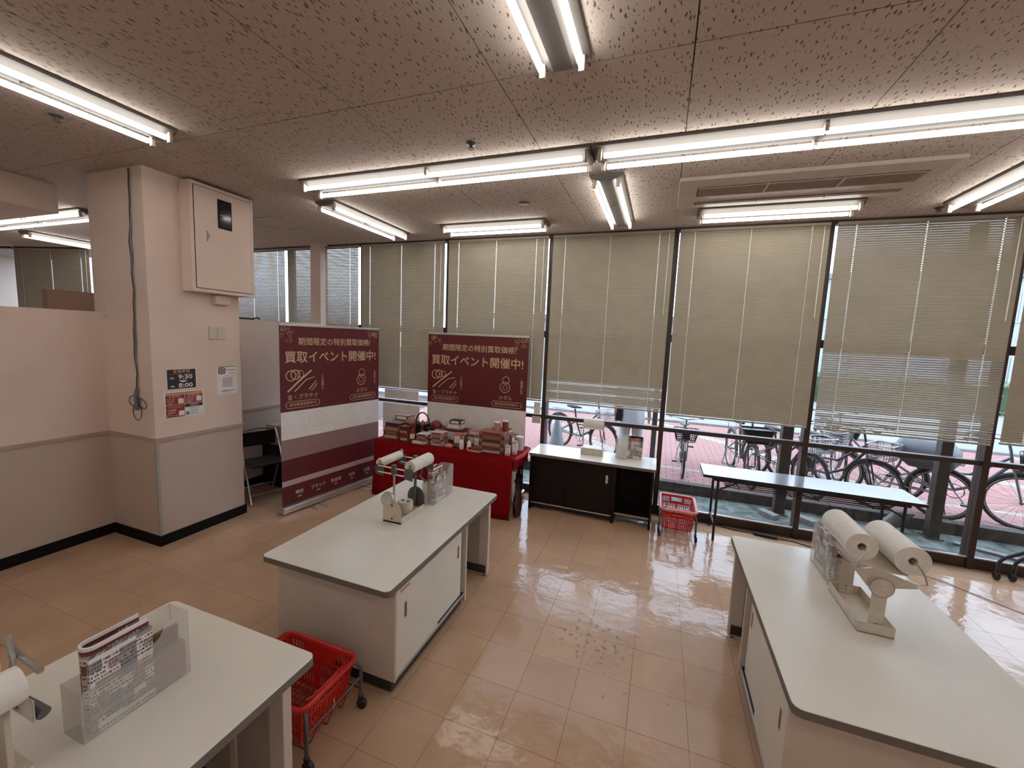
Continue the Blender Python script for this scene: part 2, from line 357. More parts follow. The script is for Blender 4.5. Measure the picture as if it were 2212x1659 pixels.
# ---- window wall
MX=[.06+1.41*k for k in range(-5,5)]
def window_bay(n,L,loc,rz,blind_bottom=1.2,tilt=62,blabel='',slat_mix=None,first=False,last=False,dims=True):
    r=estruct('window_%d'%n,loc,rz)
    box('mullion',(-.026,.026,0,.11,.0,CH),M_BRONZE,r,.003)
    if last: box('mullion',(L-.026,L+.026,0,.11,0,CH),M_BRONZE,r,.003)
    for nm,z0,z1,d in (('sill_rail',0,.105,.09),('transom',.995,1.04,.07),('mid_rail',2.02,2.10,.07),('head_rail',CH-.035,CH,.09)):
        box(nm,(.026,L-.026,.015,.015+d,z0,z1),M_BRONZE,r,.002)
    box('sill_bead',(.026,L-.026,.006,.02,.105,.118),M_ALU,r)
    for z0,z1 in ((.105,.995),(1.04,2.02),(2.10,CH-.035)):
        box('pane',(.026,L-.026,.05,.056,z0,z1),M_GLASS,r)
    if blabel:
        b=thing('venetian_blind',blabel,'blind',loc,rz,'venetian blinds along the window wall')
        x0,x1=.033,L-.026; yb=-.045
        box('head_box',(x0,x1,yb-.014,yb+.014,CH-.062,CH-.036),M_SLAT,b,.002)
        pitch=.0215; zt=CH-.075; n_=int((zt-blind_bottom-.02)/pitch)
        meshes={}
        def slat(t):
            t=round(t/4)*4
            if t not in meshes:
                sm=MB(); pts=[]
                for q in range(4):
                    u=-.0125+.025*q/3; c=.0038*(1-(u/.0125)**2)
                    pts.append((u*math.cos(R(t))-c*math.sin(R(t)), u*math.sin(R(t))+c*math.cos(R(t))))
                th=.0005
                xs=[x0]
                for fxx in (.11,.5,.89): xx=x0+(x1-x0)*fxx; xs+=[xx-.0036,xx+.0036]
                xs.append(x1); nx=len(xs)
                vs=[(x,p[0],p[1]) for p in pts for x in xs]
                sm.add(vs,[(q*nx+i,q*nx+i+1,(q+1)*nx+i+1,(q+1)*nx+i) for q in range(3) for i in range(nx-1) if not (q==1 and i%2==1)],True)
                me=sm.mesh('slat'); me.materials.append(M_SLAT); meshes[t]=me
            return meshes[t]
        for k in range(n_):
            z=zt-k*pitch; t=tilt
            if slat_mix: t=slat_mix(z,k)
            link('slat',slat(t),b,(0,yb,z))
        zb=zt-n_*pitch
        box('bottom_rail',(x0,x1,yb-.012,yb+.012,zb-.014,zb+.004),M_SLAT,b,.003)
        for fxx in (.11,.5,.89):
            xx=x0+(x1-x0)*fxx; cm=MB()
            cm.box(xx-.002,xx+.002,yb-.0155,yb-.0145,zb-.01,CH-.06).box(xx-.002,xx+.002,yb+.0145,yb+.0155,zb-.01,CH-.06); cm.build('ladder_cord',M_CORD,b)
        MB().cyl((x1-.05,yb-.02,CH-.07),(x1-.052,yb-.022,CH-.95),.004,6).build('tilt_wand',M_CORD,b)
    return r
bl=['open slatted venetian blind on the far left bay behind the pillar','half open venetian blind between the slim column and the first dark mullion',
 'closed beige venetian blind above the left roll-up banner','closed beige venetian blind above the right roll-up banner',
 'closed beige venetian blind above the dark window counter','closed beige venetian blind above the red basket and folding table end',
 'beige venetian blind with bent slats above the right end of folding table','beige venetian blind cut by the right picture edge']
def mixR(z,k):
    if z<1.40: return 26+10*((k*7)%3)
    if z<1.98: return 46+(4 if (k*5)%4==0 else 0)
    return 68
def mixM(z,k):
    if z<1.50 : return 52 if k%5 else 32
    return 72
cfg=[(MX[0],1.2,60,bl[0],None),(MX[1],1.2,60,bl[1],None),(MX[2],1.19,72,bl[2],None),(MX[3],1.2,72,bl[3],None),(MX[4],1.21,70,bl[4],mixM),(MX[5],1.19,72,bl[5],None),(MX[6],1.19,50,bl[6],mixR),(MX[7],1.2,70,bl[7],None)]
for n,(x,bz,t,lab,mix) in enumerate(cfg): window_bay(n+1,1.41,(x,WY,0),0,bz,t,lab,mix,last=(n==7))
# angled window wall of the adjoining room
ang=math.atan2(.37,1.58); ux,uy=math.cos(ang),math.sin(ang)
for k,(d,Lb) in enumerate(((-1.55,1.5),(.06,1.6),(1.66,.9))):
    x,y=-11.08+ux*d,4.0+uy*d
    window_bay(9+k,Lb,(x,y,0),ang,1.2,72,('beige venetian blind in the adjoining room beyond the low partition' if k==1 else ''),last=(k==2))
# ================================================================== CEILING FITTINGS
def fixture(label,c,length,rz=0,units=1,group='ceiling fluorescent lights',tn=6):
    r=thing('fluorescent_fixture',label,'ceiling light',(c[0],c[1],CH),rz,group)
    L=length/2
    prof=[(-.125,0),(.125,0),(.124,-.018),(.045,-.056),(-.045,-.056),(-.124,-.018)]
    MB().prism(prof,-L,L,'x').build('housing',M_FIX,r,.003)
    for s in (-1,1):
        for a in ((-L+.03),(L-.03)):
            box('lamp_holder',(a-.012,a+.012,s*.09-.014,s*.09+.014,-.096,-.026),M_SOCK,r,.004)
        n=units
        seg=(2*L-.1)/n
        for q in range(n):
            a0=-L+.05+q*seg+.006; a1=a0+seg-.012
            tb=MB().cyl((a0,s*.09,-.07),(a1,s*.09,-.07),.0165,tn); tb.f=tb.f[:-2]; tb.s=tb.s[:-2]; tb.build('tube',M_TUBE,r)
            if q: box('clip',(a0-.016,a0+.004,s*.09-.02,s*.09+.02,-.076,-.03),M_SOCK,r)
    box('joint_cover',(-.02,.02,-.036,.036,-.062,-.05),M_FIX,r); return r
fixture('long twin tube light in the row across the room, left unit',(-1.79,2.93),2.5,0,2)
fixture('long twin tube light in the row across the room, right unit',(.76,2.93),2.54,0,2)
fixture('long twin tube light in the row, unit beyond the right edge',(3.32,2.93),2.54,0,2)
fixture('twin tube ceiling light at the upper left corner near smoke detector',(-3.24,1.28),1.28,PI/2)
fixture('twin tube ceiling light pointing at the blind beside the wall cabinet',(-3.24,3.94),1.28,PI/2)
fixture('twin tube ceiling light at the top centre, cut by the picture edge',(-.52,1.33),1.26,PI/2)
fixture('twin tube ceiling light between the round vent and the air conditioner',(-.50,3.94),1.28,PI/2)
fixture('twin tube ceiling light over the right banner parallel to the blinds',(-1.89,4.42),1.26,0)
fixture('twin tube ceiling light between air conditioner and blinds',(.86,4.42),1.28,0)
fixture('twin tube ceiling light at the right edge of the ceiling',(2.24,3.94),1.28,PI/2)
fixture('twin tube ceiling light right of the camera outside the picture',(2.24,1.33),1.26,PI/2)
for yy,wh in ((-.35,'first row'),(-1.9,'second row'),(-3.4,'third row')):  # unseen rows behind the camera, added to raise the ambient light
    for xx,sd in ((-3.3,'leftmost'),(-.6,'second'),(2.1,'third'),(4.8,'rightmost')): fixture('%s unseen tube light added as fill in the %s behind the camera'%(sd,wh),(xx,yy),2.54,0,1,tn=4)
fixture('long twin tube light seen over the partition in the adjoining room',(-7.6,2.95),2.5,0,2)
fixture('twin tube light near the far blind in the adjoining room',(-8.95,3.98),1.28,PI/2+.05)
ac=thing('air_conditioner','long white ceiling cassette air conditioner with two dark grilles','air conditioner',(.87,3.86,CH))
M_AC=mat('ac_panel',(.52,.47,.42),.45)
box('panel',(-.84,.86,-.335,.34,-.03,0),M_AC,ac,.006)
for y0,y1 in ((-.17,.03),(.19,.25)):
    g=box('grille_recess',(-.70,.75,y0,y1,-.032,-.029),M_KICK,ac)
    nn=int((y1-y0)/.022)
    for k in range(nn): box('grille_slat',(-.69,.74,y0+.006+k*.022,y0+.012+k*.022,-.040,-.031),M_DADO,ac)
    for xx in (-.21,.27): box('grille_bar',(xx-.004,xx+.004,y0,y1,-.045,-.031),M_AC,ac)
def detector(x,y,lab,dark=True):
    r=thing('sprinkler_head',lab,'sprinkler',(x,y,CH),0,'ceiling sprinkler heads')
    MB().lathe([(.034,0),(.034,-.006),(.022,-.012)],n=18).build('escutcheon',M_ALU if not dark else M_GREYM,r)
    MB().lathe([(.012,-.012),(.012,-.03),(.022,-.034),(.022,-.037)],n=14).build('nozzle',M_GREYM,r)
detector(-1.30,2.60,'dark sprinkler head just behind the long centre tube light')
detector(-3.71,1.58,'dark sprinkler head below the upper left tube light')
detector(2.16,4.72,'dark sprinkler head at the end of the right edge tube light')
detector(-1.97,4.72,'dark sprinkler head in front of the right banner blind')
v=thing('round_ceiling_vent','small round recessed ceiling disc left of the short centre light','vent',(-1.33,3.81,CH))
MB().lathe([(.055,0),(.055,-.006),(.045,-.01)],n=24).build('ring',M_FIX,v); MB().lathe([(.04,-.006),(.0,-.014)],n=20,cap=False).build('disc',M_GREY,v)
h=thing('ceiling_access_panel','square access hatch outline in the ceiling right of wall cabinet','hatch',(-4.55,3.85,CH))
box('lid',(-.22,.22,-.22,.22,-.004,0),M_CEIL,h,.001)
for d in ((-.24,.24,-.24,-.225),(-.24,.24,.225,.24),(-.24,-.225,-.225,.225),(.225,.24,-.225,.225)): box('frame_bar',(*d,-.006,0),M_GREYP,h)
# ================================================================== PILLAR FITTINGS
k=thing('electrical_cabinet','cream metal electrical cabinet high on the pillar with small black window','cabinet',(PX,2.79,2.29),PI/2)
box('body',(-.29,.30,-.14,0,0,.955),M_WALL,k,.004)
box('door_gap',(-.262,.272,-.1415,-.1395,.03,.925),M_BASE,k); box('door',(-.257,.267,-.147,-.1405,.035,.92),M_WALL,k,.002)
wn=box('door_window',(-.055,.075,-.152,-.1465,.60,.86),M_BASE,k,.002); box('meter_face',(-.045,.065,-.1535,-.1515,.615,.845),mat('dark_glass',(.012,.011,.016),.12),wn)
text('— — —',.03,.02,.72,M_WPRINT,k,y=-.1545)
box('lock_plate',(-.16,-.148,-.151,-.1465,.46,.55),M_GREY,k,.002); box('lock_plate',(-.142,-.136,-.151,-.1465,.49,.53),M_GREY,k)
tag(box('cable_box',(-.07,.07,-.06,0,-.085,0),M_WALL,None,.004),'small cream cable box right under the electrical cabinet','box').location=(PX,2.82,2.28)
bpy.data.objects['cable_box'].rotation_euler=(0,0,PI/2)
s=thing('wall_switch_plate','pair of blank cream switch plates on the pillar','switch plate',(PX,2.787,1.92),PI/2)
for x0,x1 in ((-.077,-.002),(.002,.077)): box('plate',(x0,x1,-.012,0,-.06,.06),M_CABW,s,.003)
hk=thing('wall_hook','small cream hook bracket at the end of partition top','hook',(-4.66,PY0,2.09))
box('back_plate',(-.018,.018,-.012,0,-.055,.055),M_WALL,hk,.004); MB().tube([(0,-.012,-.03),(0,-.04,-.05),(0,-.05,-.03)],.007,8).build('hook_arm',M_WALL,hk)
cb=thing('hanging_cable','blue grey cable hanging down the pillar with looped plug end','cable',(-4.25,PY0,1.2))
CBL=mat('cable_blue_grey',(.19,.21,.26),.6); z0=1.2
p1=[(.012+.004*math.sin(i*1.3)-.045*(i/28)**1.0,-.012+.003*math.cos(i*1.7),2.05-i*.0655) for i in range(29)]
MB().tube(p1,.006,6).build('cord',CBL,cb); MB().tube([(x+.012*math.sin(i*.5),y-.004,z) for i,(x,y,z) in enumerate(p1)],.004,6).build('cord',mat('cable_dark',(.05,.045,.045),.6),cb)
MB().tube([(-.033,-.014,.21),(-.05,-.02,.15),(-.03,-.022,.06),(-.045,-.02,.03)],.016,8).build('plug_bundle',CBL,cb)
lp=mat('cable_dark',(.05,.045,.045),.6)
MB().tube([(-.035+.075*math.cos(R(a))-.035,-.018,.10+.05*math.sin(R(a))) for a in range(0,360,20)],.0035,6,True).build('loop',lp,cb)
MB().tube([(.035+.06*math.cos(R(a)),-.02,.09+.04*math.sin(R(a))-.3*.06*math.cos(R(a))) for a in range(0,360,20)],.0035,6,True).build('loop',lp,cb)
MB().tube([(-.035+.06*math.cos(R(a)),-.02,.01+.075*math.sin(R(a))) for a in range(0,360,20)],.0035,6,True).build('loop',lp,cb)
# signs (local x = right, z = up, faces -y, turned to face +x)
INK=mat('ink_black',(.02,.018,.02),.45); INKB=C('ink_board',(44,38,40),.3); SRED=C('sign_red',(150,45,38),.5); ORG=C('ink_orange',(205,150,95),.5)
s=thing('hours_sign','black opening hours sign reading 9:30 to 8:00 on pillar','sign',(PX,2.457,1.40),PI/2)
box('sheet',(-.126,.126,-.004,0,0,.192),M_WPRINT,s); box('black_panel',(-.118,.118,-.0052,-.004,.008,.184),INKB,s)
text('営業時間',.036,0,.163,ORG,s,-.006,offset=.012); box('rule_line',(-.11,.11,-.0058,-.0052,.139,.141),M_GREY,s)
text('9:30',.056,.03,.113,M_WPRINT,s,-.006,offset=.02,sx=1.25); text('AM',.024,-.082,.105,M_WPRINT,s,-.006,offset=.01)
MB().prism([(-.03,.083),(.05,.083),(.01,.063)],-.0062,-.0052,'y').build('arrow_mark',M_WPRINT,s)
text('8:00',.056,.03,.036,M_WPRINT,s,-.006,offset=.02,sx=1.25); text('PM',.026,-.08,.03,M_WPRINT,s,-.006,offset=.01)
s=thing('app_poster','red and white notice with four boxes below the opening hours sign','poster',(PX,2.474,1.14),PI/2)
box('sheet',(-.168,.168,-.003,0,0,.246),M_PAPER,s); MB().box(-.155,.155,-.0042,-.003,.218,.236).build('header_strip',ORG,s); text('スマホでチラシをチェック',.015,0,.227,SRED,s,-.0046)
box('red_block',(-.155,-.003,-.0042,-.003,.125,.214),SRED,s); box('red_block',(.0,.155,-.0042,-.003,.125,.214),C('sign_red_light',(165,75,62)),s); box('red_block',(-.155,-.003,-.0042,-.003,.012,.121),SRED,s)
box('dark_strip',(.0,.155,-.0042,-.003,.092,.121),INKB,s); box('white_block',(.0,.155,-.0042,-.003,.012,.09),M_WPRINT,s)
text('トクバイ',.027,-.08,.197,M_WPRINT,s,-.005,offset=.01); text('クラシル',.027,.078,.197,M_WPRINT,s,-.005,offset=.01); text('Instagram',.03,-.079,.105,ORG,s,-.005)
for yy,t in ((.172,'アプリでも'),(.155,'チラシを'),(.138,'お届け!')): text(t,.0145,-.118,yy,M_WPRINT,s,-.005); text(t,.0145,.04,yy,M_WPRINT,s,-.005)
for yy,t in ((.075,'お得情報'),(.052,'発信中!'),(.03,'フォローしてね')): text(t,.018,-.112,yy,M_WPRINT,s,-.005)
for x0,z0 in ((-.055,.133),(.1,.14),(-.052,.02)): box('blank_code_square',(x0,x0+.045,-.0046,-.0042,z0,z0+.045),M_PAPER,s)
box('parking_square',(.006,.034,-.0048,-.0042,.022,.05),C('sign_blue',(50,70,105)),s); text('P',.026,.02,.036,M_WPRINT,s,-.0052)
text('駐車場のご案内',.013,.078,.078,INK,s,-.005); text('会員募集中',.016,.08,.106,M_WPRINT,s,-.005)
for yy in (.06,.047,.034,.022): box('print_line',(.045,.115,-.0046,-.0042,yy,yy+.004),M_GREY,s)
s=thing('social_media_notice','white paper notice with camera icon near the pillar edge','notice',(PX,2.874,1.31),PI/2)
box('sheet',(-.102,.102,-.003,0,0,.29),M_PAPER,s)
ICO=C('icon_dark',(70,45,48),.5)
MB().prism(rrect(-.088,-.018,.205,.272,.018),-.0042,-.003,'y').build('icon_square',ICO,s)
MB().prism(rrect(-.079,-.027,.214,.263,.013),-.0048,-.0042,'y').build('icon_outline',M_PAPER,s)
MB().prism(rrect(-.075,-.031,.218,.259,.011),-.0052,-.0048,'y').build('icon_inner',ICO,s)
MB().lathe([(.015,.0052),(.015,.0056)],(-.053,0,.238),20,'y').build('icon_lens_ring',M_PAPER,s); MB().lathe([(.010,.0056),(.010,.006)],(-.053,0,.238),20,'y').build('icon_lens',ICO,s)
MB().lathe([(.003,.0052),(.003,.0056)],(-.037,0,.253),10,'y').build('icon_dot',M_PAPER,s)
text('Instagram',.026,.043,.245,INK,s,-.004); text('はじめました',.013,.05,.212,INK,s,-.004); text('@フォロー',.012,0,.185,INK,s,-.004)
box('blank_code_square',(-.05,.05,-.0036,-.003,.07,.17),C('pale_violet_print',(205,190,195)),s)
text('店舗情報を配信中',.016,0,.035,INK,s,-.004,offset=.008); text('ぜひご覧ください',.011,0,.018,INK,s,-.004)
box('top_tape',(-.095,.095,-.0045,-.003,.275,.285),M_GREY,s)
tag(box('cardboard_box',(-.04,.04,-.17,.17,0,.36),M_CARD,None,.004),'brown cardboard box showing over the low partition','box').location=(-5.42,2.22,1.90)
bpy.data.objects['cardboard_box'].location=(-5.34,2.27,1.9015)
tag(box('storage_rack',(-.3,.3,-.9,.9,0,1.899),M_GREYP,None,.004),'tall grey storage rack hidden behind the low partition','rack').location=(-5.3,1.7,.001)
kk=thing('black_hanger_strip','flat black tool lying on top of partition beside the pillar','tool',(LX-.05,3.62,2.085))
box('bar',(-.03,.03,-.16,.10,0,.02),M_BLACK,kk,.004); MB().tube([(0,.10,.012),(.0,.16,.03),(0,.2,.015)],.01,8).build('hooked_end',M_BLACK,kk)
# ================================================================== FURNITURE
TH=.67
def pack_table(label,x0,x1,y0,y1,near_cab=True,side=1,dark=False):
    """sorting table: laminate top with dark rubber edge, sliding door cabinet at one end, knee hole, end panel.  side=+1 doors face +x."""
    cx,cy=(x0+x1)/2,(y0+y1)/2
    r=thing('packing_table',label,'table',(cx,cy,0)); a,b=(x1-x0)/2,(y1-y0)/2
    g=MB().prism(rrect(-a,a,-b,b,.035,5),TH-.034,TH-.002).build('edge_band',M_EDGE,r)
    MB().prism(rrect(-a+.0015,a-.0015,-b+.0015,b-.0015,.034,5),TH-.006,TH).build('table_top',M_WHITE,r,.0015)
    bx=a-.02; yn=-b+.09; yc=yn+.87; ye=b-.115
    s=side
    def sx(p,q): return (min(s*p,s*q),max(s*p,s*q))
    z0,z1=.085,TH-.034
    body=MB(); body.box(*sx(-bx,bx-.045),yn+.018,yc-.02,z0+.02,z1-.01); body.build('carcass',M_GREYP,r)
    box('end_panel',(*sx(-bx,bx),yn,yn+.018,z0,z1),M_CABW,r,.002); box('side_panel',(*sx(-bx,bx),yc-.02,yc,z0-.05,z1),M_CABW,r,.002)
    box('back_panel',(*sx(-bx,-bx+.012),yn+.018,yc-.02,z0,z1),M_CABW,r)
    box('plinth',(*sx(-bx+.01,bx-.03),yn+.012,yc-.02,.012,z0),M_KICK,r,.002)
    for q in ((-bx+.05,yn+.05),(bx-.06,yn+.05),(-bx+.05,yc-.05),(bx-.06,yc-.05)): MB().lathe([(.014,0),(.014,.006),(.008,.012)],(s*q[0],q[1],0),10).build('glide_foot',M_BLACK,r)
    # door track and two sliding doors
    box('door_track',(*sx(bx-.045,bx-.004),yn+.018,yc-.02,z0,z0+.014),M_ALU,r); box('door_track_groove',(*sx(bx-.03,bx-.012),yn+.02,yc-.022,z0+.012,z0+.0155),M_BLACK,r)
    box('door_header',(*sx(bx-.045,bx-.004),yn+.018,yc-.02,z1-.03,z1),M_CABW,r)
    ym=(yn+yc)/2
    d1=box('sliding_door',(*sx(bx-.018,bx-.004),yn+.02,ym+.03,z0+.016,z1-.006),M_DOOR,r,.002)
    d2=box('sliding_door',(*sx(bx-.036,bx-.022),ym-.01,yc-.055,z0+.016,z1-.006),M_DOOR,r,.002)
    for d,yy,xo in ((d1,yn+.10,bx-.004),(d2,yc-.105,bx-.022)):
        MB().prism(rrect(yy-.014,yy+.014,z0+.32,z0+.42,.013),*sorted((s*(xo-.002),s*(xo+.0015))),'x').build('finger_pull',M_SOCK,d)
        MB().prism(rrect(yy-.009,yy+.009,z0+.327,z0+.413,.009),*sorted((s*(xo),s*(xo+.0022))),'x').build('pull_recess',C('pull_brown',(110,75,58)),d)
    box('tape_mark',(*sx(bx-.004,bx-.002),yn+.05,yn+.14,z1-.055,z1-.043),C('tape_tan',(190,140,110)),r)
    # far leg panel
    lz=.085
    box('leg_panel',(*sx(-bx,bx),ye-.022,ye,.085,z1),M_GREYP,r,.002); box('leg_stile',(*sx(bx-.075,bx-.012),ye-.03,ye-.022,.10,z1),M_CABW,r); box('leg_stile',(*sx(bx-.30,bx-.27),ye-.03,ye-.022,.10,z1),M_CABW,r)
    box('leg_edge',(*sx(bx-.012,bx+.004),ye-.034,ye+.004,.02,z1),M_CABW,r,.002); box('leg_kick',(*sx(-bx,bx-.012),ye-.03,ye,.022,.085),M_KICK,r); box('leg_foot_rail',(*sx(-bx,bx),ye-.03,ye+.002,.012,.024),M_ALU,r)
    for q in (-bx+.06,bx-.03): MB().lathe([(.013,0),(.013,.006),(.008,.014)],(s*q,ye-.014,0),10).build('glide_foot',M_BLACK,r)
    return r
pack_table('white topped packing table in the middle with hand roll dispenser',-2.10,-1.212,1.635,3.125)
pack_table('white topped packing table at the right holding the fat plastic rolls',.555,1.47,1.665,3.145,side=-1)
pack_table('white topped packing table at the lower left corner with flyer box',-2.11,-1.225,-.30,1.19)
# dark counter under the window
r=thing('window_counter','dark brown counter with white top below the window','counter',(-.70,4.69,0)); T2=.68
MB().prism(rrect(-.66,.74,-.245,.235,.02,4),T2-.032,T2-.003).build('edge_band',M_EDGE,r); MB().prism(rrect(-.658,.738,-.243,.233,.02,4),T2-.008,T2).build('counter_top',M_WHITE,r,.0015)
box('carcass',(-.62,.30,-.17,.21,.09,T2-.032),M_DARK,r,.002); box('plinth',(-.60,.28,-.15,.2,.012,.09),M_KICK,r)
box('door_track',(-.62,.30,-.21,-.17,.075,.088),M_ALU,r); box('end_post',(.30,.335,-.215,.21,0,T2-.032),M_DARK,r,.002); box('end_post',(-.65,-.62,-.215,.21,0,T2-.032),M_DARK,r,.002)
d=box('sliding_door',(-.62,-.16,-.192,-.180,.09,T2-.036),M_DARK,r,.002); d=box('sliding_door',(-.22,.30,-.207,-.195,.09,T2-.036),M_DARK,r,.002)
MB().prism(rrect(.225,.25,.44,.535,.012),-.2095,-.206,'y').build('finger_pull',M_CABW,d)
box('knee_back_panel',(.335,.70,.17,.185,.10,T2-.032),M_DARK,r); box('foot_rail',(.335,.70,-.17,-.155,.098,.112),M_ALU,r); box('knee_shelf',(.335,.70,-.155,.17,.098,.106),M_DARK,r)
box('end_panel',(.70,.725,-.215,.21,0,T2-.032),M_DARK,r,.002)
# folding table
r=thing('folding_table','long folding table with pale grey top in front of the window','table',(1.395,4.715,0)); a,b,T3=.90,.215,.69
M_FTOP=mat('folding_top',(.33,.33,.34),.16,var=.03,spec=.6)
MB().prism(rrect(-a,a,-b,b,.006,2),T3-.028,T3-.002).build('edge_band',M_BLACK,r); box('table_top',(-a+.004,a-.004,-b+.004,b-.004,T3-.004,T3),M_FTOP,r)
for s in (-1,1): box('apron',(-a+.1,a-.1,s*.165-.012,s*.165+.012,T3-.062,T3-.028),M_BLACK,r)
for e in (-1,1):
    xe=e*(a-.145)
    for s in (-1,1):
        MB().tube([(xe,s*.185,0),(xe,s*.185,T3-.03)],.0125,8).build('leg',M_BLACK,r)
        MB().tube([(xe,s*.165,T3-.16),(xe-e*.2,s*.165,T3-.045)],.009,6).build('fold_brace',M_BLACK,r)
    MB().tube([(xe,-.185,T3-.05),(xe,.185,T3-.05)],.011,8).build('leg_crossbar',M_BLACK,r); MB().tube([(xe,-.185,.16),(xe,.185,.16)],.010,8).build('leg_crossbar',M_BLACK,r)
for q in range(5):
    yy=-.12+.06*q; MB().tube([(-a+.22,yy,T3-.125),(a-.22,yy,T3-.125)],.0055,6).build('shelf_rod',M_BLACK,r)
for xx in (-.55,-.1,.12,.55): MB().tube([(xx,-.13,T3-.131),(xx,.13,T3-.131)],.0055,6).build('shelf_crossbar',M_BLACK,r)
for xx in (-a+.22,a-.22):
    for s in (-1,1): MB().tube([(xx,s*.12,T3-.125),(xx+(.08 if xx<0 else -.08),s*.155,T3-.03)],.0045,6).build('shelf_hanger',M_BLACK,r)
# power strip and cable on the floor by the sill
ps=thing('power_strip','black power strip with cables on the floor under folding table','power strip',(1.18,4.86,0),-.12)
box('body',(-.11,.11,-.025,.025,0,.03),M_BLACK,ps,.006)
MB().tube([(.11,0,.012),(.25,.02,.006),(.4,-.02,.006),(.6,.03,.006),(.9,.06,.006)],.005,6).build('cable',M_BLACK,ps)
MB().tube([(-.11,0,.012),(-.3,-.01,.006),(-.5,.02,.006),(-.75,.03,.006)],.005,6).build('cable',M_BLACK,ps)
tag(MB().tube([(2.08,4.70,.006),(2.3,4.66,.006),(2.5,4.55,.006),(2.62,4.42,.006),(2.9,4.15,.006),(3.2,3.9,.006)],.004,6).build('floor_cable',M_GREYP),'thin grey cable along the floor right of the rolls','cable')
# ---- shopping basket carts
def basket(label,loc,rz,rimcol,H=.225,zb=.065):
    """long axis = local y; .35 x .47 rim"""
    r=thing('shopping_basket',label,'basket',(loc[0],loc[1],zb),rz,'red shopping baskets'); wt,lt,wb,lb=.168,.225,.14,.19
    def P(side,u,h):   # u -1..1 along wall, h 0..1
        a=wb+(wt-wb)*h; c=lb+(lt-lb)*h
        return {0:(u*a,-c,h*H),1:(a,u*c,h*H),2:(-u*a,c,h*H),3:(-a,-u*c,h*H)}[side]
    def bar(mb,side,u0,u1,h0,h1,t=.004):
        q=[Vector(P(side,u0,h0)),Vector(P(side,u1,h0)),Vector(P(side,u1,h1)),Vector(P(side,u0,h1))]
        n=(q[1]-q[0]).cross(q[3]-q[0]).normalized()*t
        vs=q+[p-n for p in q]
        mb.add(vs,[(0,1,2,3),(7,6,5,4),(0,4,5,1),(1,5,6,2),(2,6,7,3),(3,7,4,0)])
    for side in range(4):
        mb=MB(); nr=15 if side%2==0 else 19
        for h0,h1 in ((0,.07),(.30,.345),(.60,.66),(.93,1)): bar(mb,side,-1,1,h0,h1)
        bar(mb,side,-1,-.94,.07,.93); bar(mb,side,.94,1,.07,.93); bar(mb,side,-.06,.06,.07,.66)
        for q in range(nr):
            u=-.94+1.88*(q+.5)/nr; d=.028 if side%2==0 else .022
            if abs(u)>.06: bar(mb,side,u-d,u+d,.07,.60)
            if abs(u)>.46: bar(mb,side,u-d,u+d,.66,.93)
        if side%2==0:
            bar(mb,side,-.46,-.34,.66,.93); bar(mb,side,.34,.46,.66,.93); bar(mb,side,-.34,.34,.66,.72)
        else: bar(mb,side,-.46,.46,.66,.93)
        mb.build('lattice_wall',M_RED,r)
    mb=MB()
    for q in range(10): x=-wb+.006+(2*wb-.012)*q/9; mb.box(x-.004,x+.004,-lb,lb,0,.004)
    for q in range(13): y=-lb+.006+(2*lb-.012)*q/12; mb.box(-wb,wb,y-.004,y+.004,0,.004)
    mb.build('base_grid',M_RED,r)
    rim=[(x,y,H) for x,y in rrect(-wt-.012,wt+.012,-lt-.012,lt+.012,.045,6)]
    MB().tube(rim,.0125,8,True).build('rim',rimcol,r); 
    rim2=[(x,y,H-.02) for x,y in rrect(-wt-.006,wt+.006,-lt-.006,lt+.006,.04,6)]; MB().tube(rim2,.005,6,True).build('lower_rim',rimcol,r)
    for s in (-1,1): MB().tube([(-.12,s*.01-s*.0,H+.004),(-.12,s*(lt-.02),H+.006),(-.1,s*(lt-.004),H+.008),(.1,s*(lt-.004),H+.008),(.12,s*(lt-.02),H+.006),(.12,s*.01,H+.004)][1:5],.005,6).build('handle',rimcol,r)
    return r
def basket_cart(label,loc,rz):
    r=thing('basket_cart',label,'cart',(loc[0],loc[1],0),rz,'grey basket carts'); X,Yh=.176,.262
    for s in (-1,1):
        pts=[]
        MB().tube([(-X,s*Yh,.055),(-X,s*Yh,.235),(-X+.01,s*(Yh-.014),.262),(-X+.02,s*(Yh-.03),.27)],.0095,8).build('leg',M_GREYM,r)
        MB().tube([(X,s*Yh,.055),(X,s*Yh,.235),(X-.01,s*(Yh-.014),.262),(X-.02,s*(Yh-.03),.27)],.0095,8).build('leg',M_GREYM,r)
        MB().tube([(-X,s*Yh,.19),(X,s*Yh,.19)],.005,6).build('crossbar',M_GREYM,r)
        MB().tube([(s*X,-Yh,.12),(s*X,Yh,.12)],.005,6).build('side_bar',M_GREYM,r)
        for t in (-1,1):
            c=MB().lathe([(.011,.035),(.011,.07),(.014,.072),(.014,.078)],(t*X,s*Yh,0),10).build('caster',M_BLACK,r)
            MB().lathe([(.026,-.011),(.028,-.006),(.028,.006),(.026,.011)],(t*X+.008,s*Yh,.028),16,'x').build('wheel',M_BLACK,c)
    for q in (-.1,0,.1): MB().tube([(q,-Yh,.19),(q,-.205,.056),(q,.205,.056),(q,Yh,.19)],.004,6).build('cradle_wire',M_GREYM,r)
    return r
basket('faded red shopping basket in the cart beside the window counter',(.285,4.66),0,M_PINK); basket_cart('grey wheeled basket cart beside the window counter',(.285,4.66),0)
basket('deep red shopping basket in the cart between the two left tables',(-1.615,1.425),PI/2,M_RED); basket_cart('grey wheeled basket cart between the two left tables',(-1.615,1.425),PI/2)
tag(MB().tube([(0,-.004,0),(0,.006,.02),(0,.002,.05)],.002,6).build('price_tag_tie',M_PAPER),'tiny white tie on the left basket cart bar','tie').location=(-1.343,1.40,.19)
